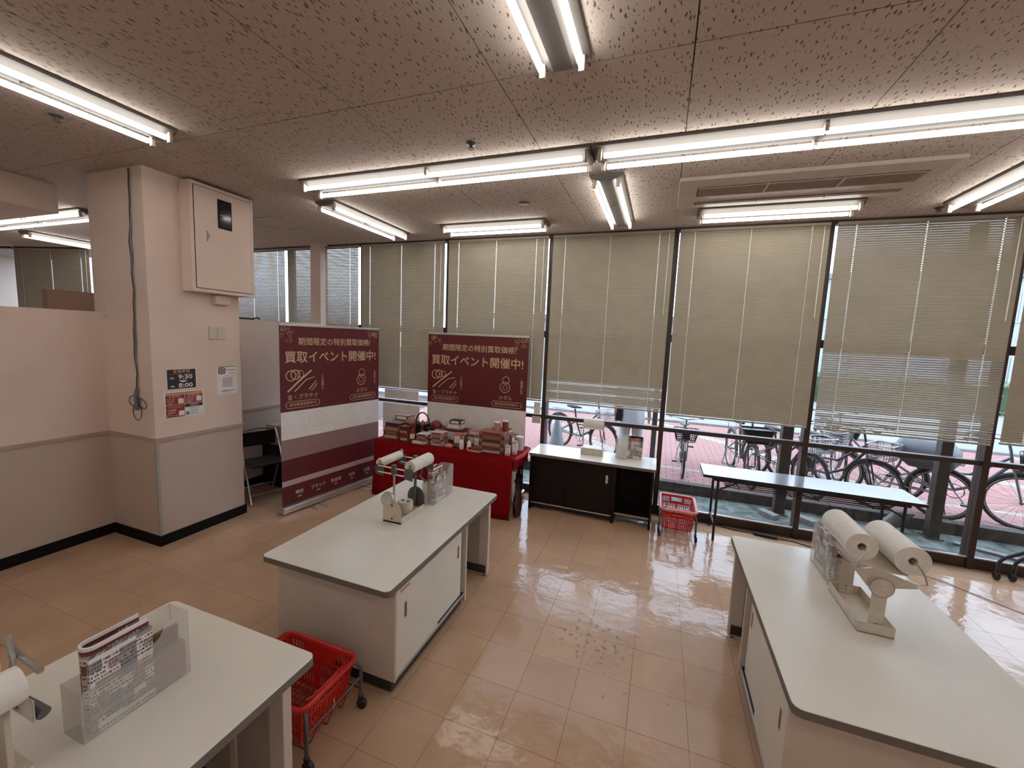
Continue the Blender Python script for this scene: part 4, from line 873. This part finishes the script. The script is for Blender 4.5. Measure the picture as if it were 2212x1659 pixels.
# ================================================================== OUTSIDE
M_STRIP=mat('mossy_concrete',(.105,.128,.112),.9,var=.75,scale=7,bump=.4,bscale=30)
M_KERB=mat('kerb_concrete',(.085,.07,.06),.9,var=.3,scale=14,bump=.3,bscale=40); M_KERBT=mat('kerb_top',(.22,.21,.205),.9,var=.2,scale=10)
M_PAV=mat('pink_paver',(.33,.168,.148),.9,var=.08,scale=30,rand=.12); M_PAVW=mat('pale_paver',(.32,.285,.255),.9,var=.06,scale=30,rand=.06); M_JOINT=mat('paver_joint',(.08,.05,.045),.95)
M_ROAD=mat('road_asphalt',(.24,.24,.25),.95,var=.1,scale=20)
struct(box('ground_strip',(-14,9,WY+.12,5.96,-.14,-.04),M_STRIP)); struct(box('building_sill',(-14,9,WY+.06,WY+.12,-.25,.0),M_KERB))
PZ=.06
kb=estruct('kerb',(0,6.02,0))
for i in range(-16,15): MB().box(-.298,.298,-.065,.065,-.14,PZ+.04).build('kerb_stone',M_KERB,kb,.008,(i*.6,0,0))
pv=struct(box('pavement',(-14,9.5,6.085,11.0,-.2,PZ-.012),M_JOINT))
me_p={}
def paver_mesh(m_,L,Wp):
    key=(m_.name,L,Wp)
    if key not in me_p: mm=MB().box(.003,L-.003,.003,Wp-.003,-.012,0).mesh('paver'); mm.materials.append(m_); me_p[key]=mm
    return me_p[key]
cand=[]; y=6.09; row=0
while y<10.9:
    x=-9+(.1 if row%2 else 0)
    while x<9.4:
        band=(6.69<y<6.85) or (abs(((x+y*.8)%3.4)-1.7)<.16 and y>6.85)
        p=project((x+.1,y+.05,PZ)); s_=0
        if p and 1150<p[0]<W_+20 and 880<p[1]<1200: s_=1/p[2]
        cand.append((s_,x,y,band)); x+=.2
    y+=.1; row+=1
cand.sort(key=lambda c:-c[0])
for s_,x,y,bd in cand[:300]: link('paver',paver_mesh(M_PAVW if bd else M_PAV,.2,.1),pv,(x,y,PZ))
for bd,m_ in ((False,M_PAV),(True,M_PAVW)):
    mb=MB()
    for s_,x,y,b_ in cand[300:]:
        if b_==bd and x>-6: mb.add([(x+.003,y+.003,PZ),(x+.197,y+.003,PZ),(x+.197,y+.097,PZ),(x+.003,y+.097,PZ)],[(0,1,2,3)])
    stuff(mb.build('paver_field',m_,pv))
struct(box('road_kerb',(-14,9.5,11,11.18,-.2,PZ+.05),M_KERBT)); struct(box('road',(-40,40,11.18,19,-.25,-.02),M_ROAD)); struct(box('far_ground',(-60,60,19,60,-.3,-.03),M_KERBT))
struct(box('side_ground',(9,40,5,11.2,-.25,-.02),M_ROAD)); struct(box('side_ground_left',(-40,-14,-4,11.2,-.25,-.02),M_ROAD))
for i,(x,y,w_,lab) in enumerate(((1.51,5.78,.058,'brown steel post outside behind the folding table middle'),(3.0,5.78,.052,'brown steel post outside right of the folding table'),(-.02,6.30,.035,'slim grey post outside at the right end of counter'),(-1.48,5.58,.03,'pale slim post outside at the left end of counter'))):
    o=thing('steel_post',lab,'post',(x,y,-.04 if y<5.9 else PZ),0,'posts outside the window'); mm=mat('post_brown',(.055,.04,.033),.5,var=.25,scale=12) if i<2 else (mat('post_grey',(.09,.085,.08),.5) if i==2 else mat('post_pale',(.25,.2,.19),.5))
    box('shaft',(-w_,w_,-w_,w_,0,3.4),mm,o,.006)
    if i<2: box('base_plate',(-w_*1.5,w_*1.5,-w_*1.5,w_*1.5,0,.012),mm,o)
def block(label,x,y,rz,d=(.21,.1,.06)):
    o=thing('loose_brick',label,'brick',(x,y,-.04),rz,'loose bricks on the strip'); box('brick_body',(-d[0]/2,d[0]/2,-d[1]/2,d[1]/2,0,d[2]),M_KERBT,o,.004)
block('grey brick left of the brown post base',1.37,5.60,-.9); block('grey brick right of the brown post base',1.76,5.60,-.75)
o=thing('plank_offcut','thin timber offcut lying by the right post base','plank',(3.40,5.56,-.04),-.45); box('board',(-.28,.28,-.04,.04,0,.025),M_KERBT,o,.002)
o=thing('rubber_boot','grey rubber bollard foot leaning by the kerb','bollard',(2.60,5.80,-.04)); MB().loft([[(.10*math.cos(t)+c,.07*math.sin(t)*sy,z) for t in [2*PI*i/14 for i in range(14)]] for c,sy,z in ((0,1,0),(0,1,.06),(.06,.9,.12),(.12,.75,.19),(.15,.5,.235))]).build('boot_body',M_GREYM,o)
# ---- bicycles
M_TYRE=mat('tyre',(.035,.031,.028),.8); M_CHROME=mat('chrome',(.3,.29,.28),.3,metal=.7)
def bicycle(label,front,heading,sc_=1.0,frame=None,bask='wire',steer=0,cover=None,lean=0):
    """local +y forward; front contact at local (0,.54,0)"""
    rz=math.atan2(heading[1],heading[0])-PI/2
    d=Vector((heading[0],heading[1],0)).normalized(); loc=Vector((front[0],front[1],PZ))-d*.54*sc_
    r=thing('bicycle',label,'bicycle',tuple(loc),rz,'bicycles parked outside'); r.scale=(sc_,)*3
    fm=frame or M_CHROME; wr=.305
    def wheel(y,nm):
        w_=MB().tube([(0,y+wr*math.cos(R(a)),wr+wr*math.sin(R(a))) for a in range(0,360,12)],.019,8,True)
        o=w_.build(nm,M_TYRE,r); MB().tube([(0,y+(wr-.03)*math.cos(R(a)),wr+(wr-.03)*math.sin(R(a))) for a in range(0,360,12)],.009,6,True).build('rim',M_CHROME,o)
        sp=MB()
        for a in range(0,360,20): sp.tube([(0,y,wr),(0,y+(wr-.03)*math.cos(R(a)),wr+(wr-.03)*math.sin(R(a)))],.0016,3)
        sp.build('spokes',M_CHROME,o); MB().cyl((-.04,y,wr),(.04,y,wr),.018,10).build('hub',M_CHROME,o)
        MB().tube([(0,y+(wr+.03)*math.cos(R(a)),wr+(wr+.03)*math.sin(R(a))) for a in range(-10 if y<0 else 40,171,10)],.016,6).build('fender',fm,o)
    wheel(.54,'front_wheel'); wheel(-.54,'rear_wheel')
    for s in (-1,1): MB().tube([(s*.045,.54,wr),(s*.05,.46,.62),(0,.43,.70)],.011,6).build('fork_blade',fm,r)
    MB().tube([(0,.43,.70),(0,.40,.88),(0,.37,1.0)],.014,8).build('steering_tube',fm,r)
    MB().tube([(-.28,.14,1.0),(-.24,.26,1.03),(-.12,.38,1.02),(0,.385,1.0),(.12,.38,1.02),(.24,.26,1.03),(.28,.14,1.0)],.0105,8).build('handlebar',M_CHROME,r)
    for s in (-1,1):
        MB().cyl((s*.28,.14,1.0),(s*.285,.03,.985),.016,8).build('grip',M_BLACK,r); MB().tube([(s*.25,.23,1.03),(s*.24,.17,.99),(s*.25,.08,.97)],.006,6).build('brake_lever',M_BLACK,r)
    MB().tube([(0,.42,.72),(0,.22,.42),(0,.02,.30)],.019,8).build('down_tube',fm,r); MB().tube([(0,.41,.80),(0,.12,.52),(0,-.10,.50)],.016,8).build('top_tube',fm,r); MB().tube([(0,.02,.28),(0,-.12,.56),(0,-.17,.78)],.016,8).build('seat_tube',fm,r)
    for s in (-1,1): MB().tube([(s*.03,.0,.29),(s*.05,-.54,wr)],.009,6).build('chain_stay',fm,r); MB().tube([(s*.02,-.12,.55),(s*.055,-.54,wr)],.008,6).build('seat_stay',fm,r)
    MB().loft([[(wx*math.cos(t),y,z+hz*math.sin(t)) for t in [2*PI*i/10 for i in range(10)]] for y,wx,z,hz in ((-.33,.04,.83,.02),(-.29,.10,.83,.035),(-.2,.09,.82,.035),(-.1,.04,.82,.025),(-.02,.02,.82,.015))]).build('saddle',M_BLACK,r)
    rk=MB()
    for s in (-.06,0,.06): rk.tube([(s,-.26,.72),(s,-.72,.72)],.005,5)
    rk.tube([(-.07,-.72,.72),(.07,-.72,.72)],.005,5); rk.tube([(-.06,-.6,.72),(-.055,-.54,wr)],.005,5); rk.tube([(.06,-.6,.72),(.055,-.54,wr)],.005,5); rk.build('rear_rack',M_CHROME,r)
    MB().tube([(.05,.02+.085*math.cos(R(q)),.29+.085*math.sin(R(q))) for q in range(0,360,18)],.006,6,True).build('chainring',M_CHROME,r)
    for s in (-1,1):
        MB().tube([(s*.065,.02,.29),(s*.085,.02+s*.1,.29-s*.13)],.008,6).build('crank_arm',M_CHROME,r); box('pedal',(min(s*.09,s*.18),max(s*.09,s*.18),.02+s*.1-.03,.02+s*.1+.03,.28-s*.13,.305-s*.13),M_BLACK,r,.004)
    MB().tube([(-.07,-.54,wr),(-.10,-.60,.02),(.10,-.60,.02),(.07,-.54,wr)],.009,6).build('kick_stand',M_CHROME,r)
    MB().lathe([(.0,.05),(.03,.045),(.032,0),(.02,-.03)],(0,.50,.66),12,'y',cap=False).build('headlamp',M_CHROME,r)
    # front basket
    y0,y1,z0,z1=.47,.74,.67,.87; w0,w1=.15,.20
    if bask=='solid':
        mb=MB(); ring=lambda w,ya,yb,z:[(x,yy,z) for x,yy in rrect(-w,w,ya,yb,.05,4)]
        mb.loft([ring(w0,y0+.02,y1-.03,z0),ring(w1,y0,y1,z1),ring(w1+.012,y0-.012,y1+.012,z1),ring(w1+.012,y0-.012,y1+.012,z1-.02)],caps=True); mb.build('basket',M_BLACK,r)
    else:
        mb=MB(); 
        for t in range(6):
            f=t/5; w_=w0+(w1-w0)*f; z=z0+(z1-z0)*f; mb.tube([(x,yy,z) for x,yy in rrect(-w_,w_,y0+.02*(1-f),y1-.03*(1-f),.05,3)],.0045 if t<5 else .008,4,True)
        for q in range(22):
            a=rrect(-w0,w0,y0+.02,y1-.03,.05,3); b_=rrect(-w1,w1,y0,y1,.05,3); ia=int(q*len(a)/22); mb.tube([(a[ia][0],a[ia][1],z0),(b_[ia][0],b_[ia][1],z1)],.003,4)
        for q in range(5): yy=y0+.04+q*.045; mb.tube([(-w0,yy,z0),(w0,yy,z0)],.003,4)
        for q in range(10):
            for sy_ in (y0,y1):
                t=-1+2*(q+.5)/10; mb.tube([(t*w0,sy_+(.02 if sy_==y0 else -.03),z0),(t*w1,sy_,z1)],.003,4)
        mb.build('basket',M_BLACK if bask=='wire' else M_CHROME,r)
        if bask=='wire': box('lock_case',(-.07,.05,y0+.02,y0+.12,z0+.02,z1-.02),M_BLACK,r,.01)
    if cover:
        ring=lambda w,ya,yb,z:[(x,yy,z) for x,yy in rrect(-w,w,ya,yb,.06,4)]
        MB().loft([ring(.12,-.60,-.22,.60),ring(.20,-.66,-.12,.70),ring(.22,-.66,-.08,.84),ring(.16,-.58,-.12,.95),ring(.08,-.45,-.2,.99)]).build('carrier_cover',cover,r)
    if lean: r.rotation_euler=(0,lean,rz)
    return r
FD=mat('frame_dark',(.07,.06,.055),.4,metal=.4); FB=mat('frame_bluegrey',(.17,.19,.205),.4,metal=.2); FW=mat('frame_pale',(.22,.2,.19),.4,metal=.2)
bicycle('bicycle with wire basket facing the window left of folding table',(.42,6.40),(-.02,-1),.84,FW,'wire')
bicycle('bicycle with black basket facing the window behind folding table',(1.29,6.36),(.1,-1),.98,FD,'solid')
bicycle('bicycle with tilted wire basket behind the brown post',(1.95,6.28),(.45,-.9),.95,FD,'chrome')
bicycle('bicycle with grey bucket basket farther behind the folding table',(2.62,7.35),(-.05,-1),1.0,FB,'solid')
bicycle('bicycle with long wire basket right of the bucket basket one',(2.62,6.27),(.75,-.66),.95,FD,'chrome')
bicycle('bicycle with grey cover over its rear carrier beside the right brown post',(2.44,6.86),(-.8,.6),.95,FW,'chrome',cover=mat('grey_cover',(.17,.18,.19),.6,var=.08,scale=12))
bicycle('pale blue bicycle at the right edge beyond the last mullion',(3.98,6.24),(.85,-.5),1.0,FB,'wire')
bicycle('bicycle seen through the roll stand on the window counter',(-.80,6.80),(.8,-.5),.95,FD,'chrome')
o=thing('white_covered_cone','white plastic covered cone outside left of the counter roll stand','cone',(-1.62,6.9,PZ)); MB().lathe([(.16,0),(.155,.03),(.12,.2),(.07,.42),(.045,.55),(.03,.6)],n=16).build('cover',C('cone_white',(140,145,150),.5),o); MB().lathe([(.028,.6),(.03,.66),(.01,.69)],n=12).build('cone_tip',C('cone_tip',(70,50,45)),o)
# ---- person outside
SKIN=C('skin',(178,128,108),.5); CLW=mat('white_work_clothes',(.72,.72,.76),.8,var=.05,scale=20)
pr=thing('person','person in white work clothes walking outside, one dark glove','person',(-.36,6.55,PZ),R(8))
def skinmesh(name,verts,edges,rad,m_,parent,root=0):
    me=bpy.data.meshes.new(name); me.from_pydata(verts,edges,[]); me.materials.append(m_)
    o=link(name,me,parent); s=o.modifiers.new('skin','SKIN'); s.use_smooth_shade=True
    for i,v_ in enumerate(me.skin_vertices[0].data): v_.radius=rad[i] if isinstance(rad[i],tuple) else (rad[i],rad[i]); v_.use_root=(i==root)
    u=o.modifiers.new('sub','SUBSURF'); u.levels=1; u.render_levels=2; return o
V_=[(0,0,.88),(0,0,1.08),(0,.01,1.30),(0,.0,1.40),(0,-.02,1.47),(0,-.02,1.56),(0,-.015,1.64)]; E_=[(0,1),(1,2),(2,3),(3,4),(4,5),(5,6)]; Rr=[(.15,.11),(.14,.10),(.17,.11),(.08,.07),(.05,.05),(.085,.095),(.065,.08)]
def limb(pts,rs,base):
    global V_,E_,Rr
    p=base
    for q,r_ in zip(pts,rs): V_.append(q); Rr.append(r_); E_.append((p,len(V_)-1)); p=len(V_)-1
    return p
for s in (-1,1):
    limb([(s*.09,0,.80),(s*.10,-.02*s,.48),(s*.10,.05*s,.08),(s*.105,.05*s-.12,.035)],[.085,.058,.04,.032],0)
    limb([(s*.19,0,1.36),(s*.235,.02,1.10),(s*.25,-.05,.87),(s*.252,-.065,.80)],[.055,.042,.03,.03],2)
body=skinmesh('body',V_,E_,Rr,SKIN,pr)
for s in (-1,1):
    for f,(dx,ln) in enumerate(((-.025,.07),(-.008,.08),(.009,.075),(.025,.06))): MB().tube([(s*.252,-.065+dx,.80),(s*.254,-.068+dx,.80-ln*.6),(s*.248,-.066+dx,.80-ln)],[.009,.0085,.007],6).build('finger',SKIN,pr)
    MB().tube([(s*.245,-.085,.82),(s*.235,-.105,.79),(s*.232,-.11,.765)],[.010,.009,.007],6).build('thumb',SKIN,pr)
el=lambda z,a,b,ox=0,oy=0,n=20,wv=0:[(ox+a*math.cos(2*PI*i/n)*(1+wv*math.sin(5*2*PI*i/n)),oy+b*math.sin(2*PI*i/n)*(1+wv*math.sin(4*2*PI*i/n)),z) for i in range(n)]
MB().loft([el(.66,.20,.155,wv=.05),el(.80,.195,.15,wv=.03),el(.95,.175,.135),el(1.10,.165,.125),el(1.28,.195,.135),el(1.37,.17,.11),el(1.42,.075,.07)]).build('tunic',CLW,pr)
for s in (-1,1):
    MB().loft([el(.09,.062,.068,s*.10,.045*s),el(.48,.078,.082,s*.10,-.015*s,wv=.03),el(.72,.098,.10,s*.095,0),el(.86,.10,.11,s*.08,0)]).build('trouser_leg',CLW,pr)
    MB().tube([(s*.175,0,1.355),(s*.21,.01,1.24),(s*.237,.02,1.10),(s*.245,-.01,1.0)],[.068,.062,.056,.056],12).build('sleeve',CLW,pr)
    MB().loft([el(0,.05,.12,s*.10,.05*s-.06),el(.05,.048,.115,s*.10,.05*s-.055),el(.10,.042,.05,s*.10,.05*s)]).build('shoe',M_WPRINT,pr)
MB().lathe([(.0,.12),(.07,.10),(.098,.04),(.10,-.02),(.085,-.05)],(0,-.005,1.62),16,cap=False).build('cap',CLW,pr)
for s in (-1,1): MB().lathe([(0,.012),(.012,0),(0,-.012)],(s*.035,-.105,1.60),10,cap=False).build('eye',M_BLACK,pr)
MB().prism([(-.014,1.56),(.014,1.56),(0,1.60)],-.125,-.09,'y').build('nose',SKIN,pr); box('mouth',(-.022,.022,-.108,-.10,1.525,1.532),C('lips',(150,90,85)),pr)
MB().loft([el(.74,.045,.02,-.20,-.10),el(.82,.055,.03,-.20,-.10),el(.93,.05,.028,-.195,-.09),el(.97,.03,.02,-.19,-.085)]).build('dark_glove_pouch',M_BLACK,pr)
# ---- far side of the road
def far_building(label,x0,x1,y,h,m_,rows,cols):
    o=thing('far_building',label,'building',((x0+x1)/2,y,-.03)); a=(x1-x0)/2
    box('wall',(-a,a,0,6,0,h),m_,o); box('roof',(-a-.2,a+.2,-.2,6.2,h,h+.25),M_KERBT,o)
    for i in range(rows):
        for j in range(cols):
            x=-a+(j+.5)*2*a/cols; z=.9+i*2.7
            w_=box('window',(x-.7,x+.7,-.05,0,z,z+1.3),M_CHROME,o); box('pane',(x-.62,x+.62,-.07,-.05,z+.08,z+1.22),mat('far_pane',(.35,.42,.5),.15),w_)
far_building('pale low building across the road behind the blinds',-9,3.5,22,3.2,C('far_cream',(150,142,135)),1,4); far_building('white low building across the road at the right',6,20,24,5.5,C('far_white',(160,162,166)),2,4)
def hedge(label,x0,x1,y,h,seed):
    rr=random.Random(seed); o=thing('roadside_hedge',label,'hedge',((x0+x1)/2,y,-.03)); mb=MB(); a=(x1-x0)/2
    for q in range(700):
        p=Vector((rr.uniform(-a,a),rr.uniform(-.4,.4),rr.uniform(0,h))); u=Vector((rr.uniform(-1,1),rr.uniform(-1,1),rr.uniform(-1,1))).normalized()*.12; v_=u.orthogonal().normalized()*.07
        mb.add([p-u,p+v_,p+u,p-v_],[(0,1,2,3)])
    stuff(mb.build('foliage',mat('hedge_green',(.10,.16,.07),.8,var=.3,scale=5),o)); box('core',(-a,a,-.25,.25,0,h*.85),mat('hedge_core',(.05,.08,.035),.9),o)
hedge('green hedge across the road behind the right mullion',3.6,12,20,1.2,5)
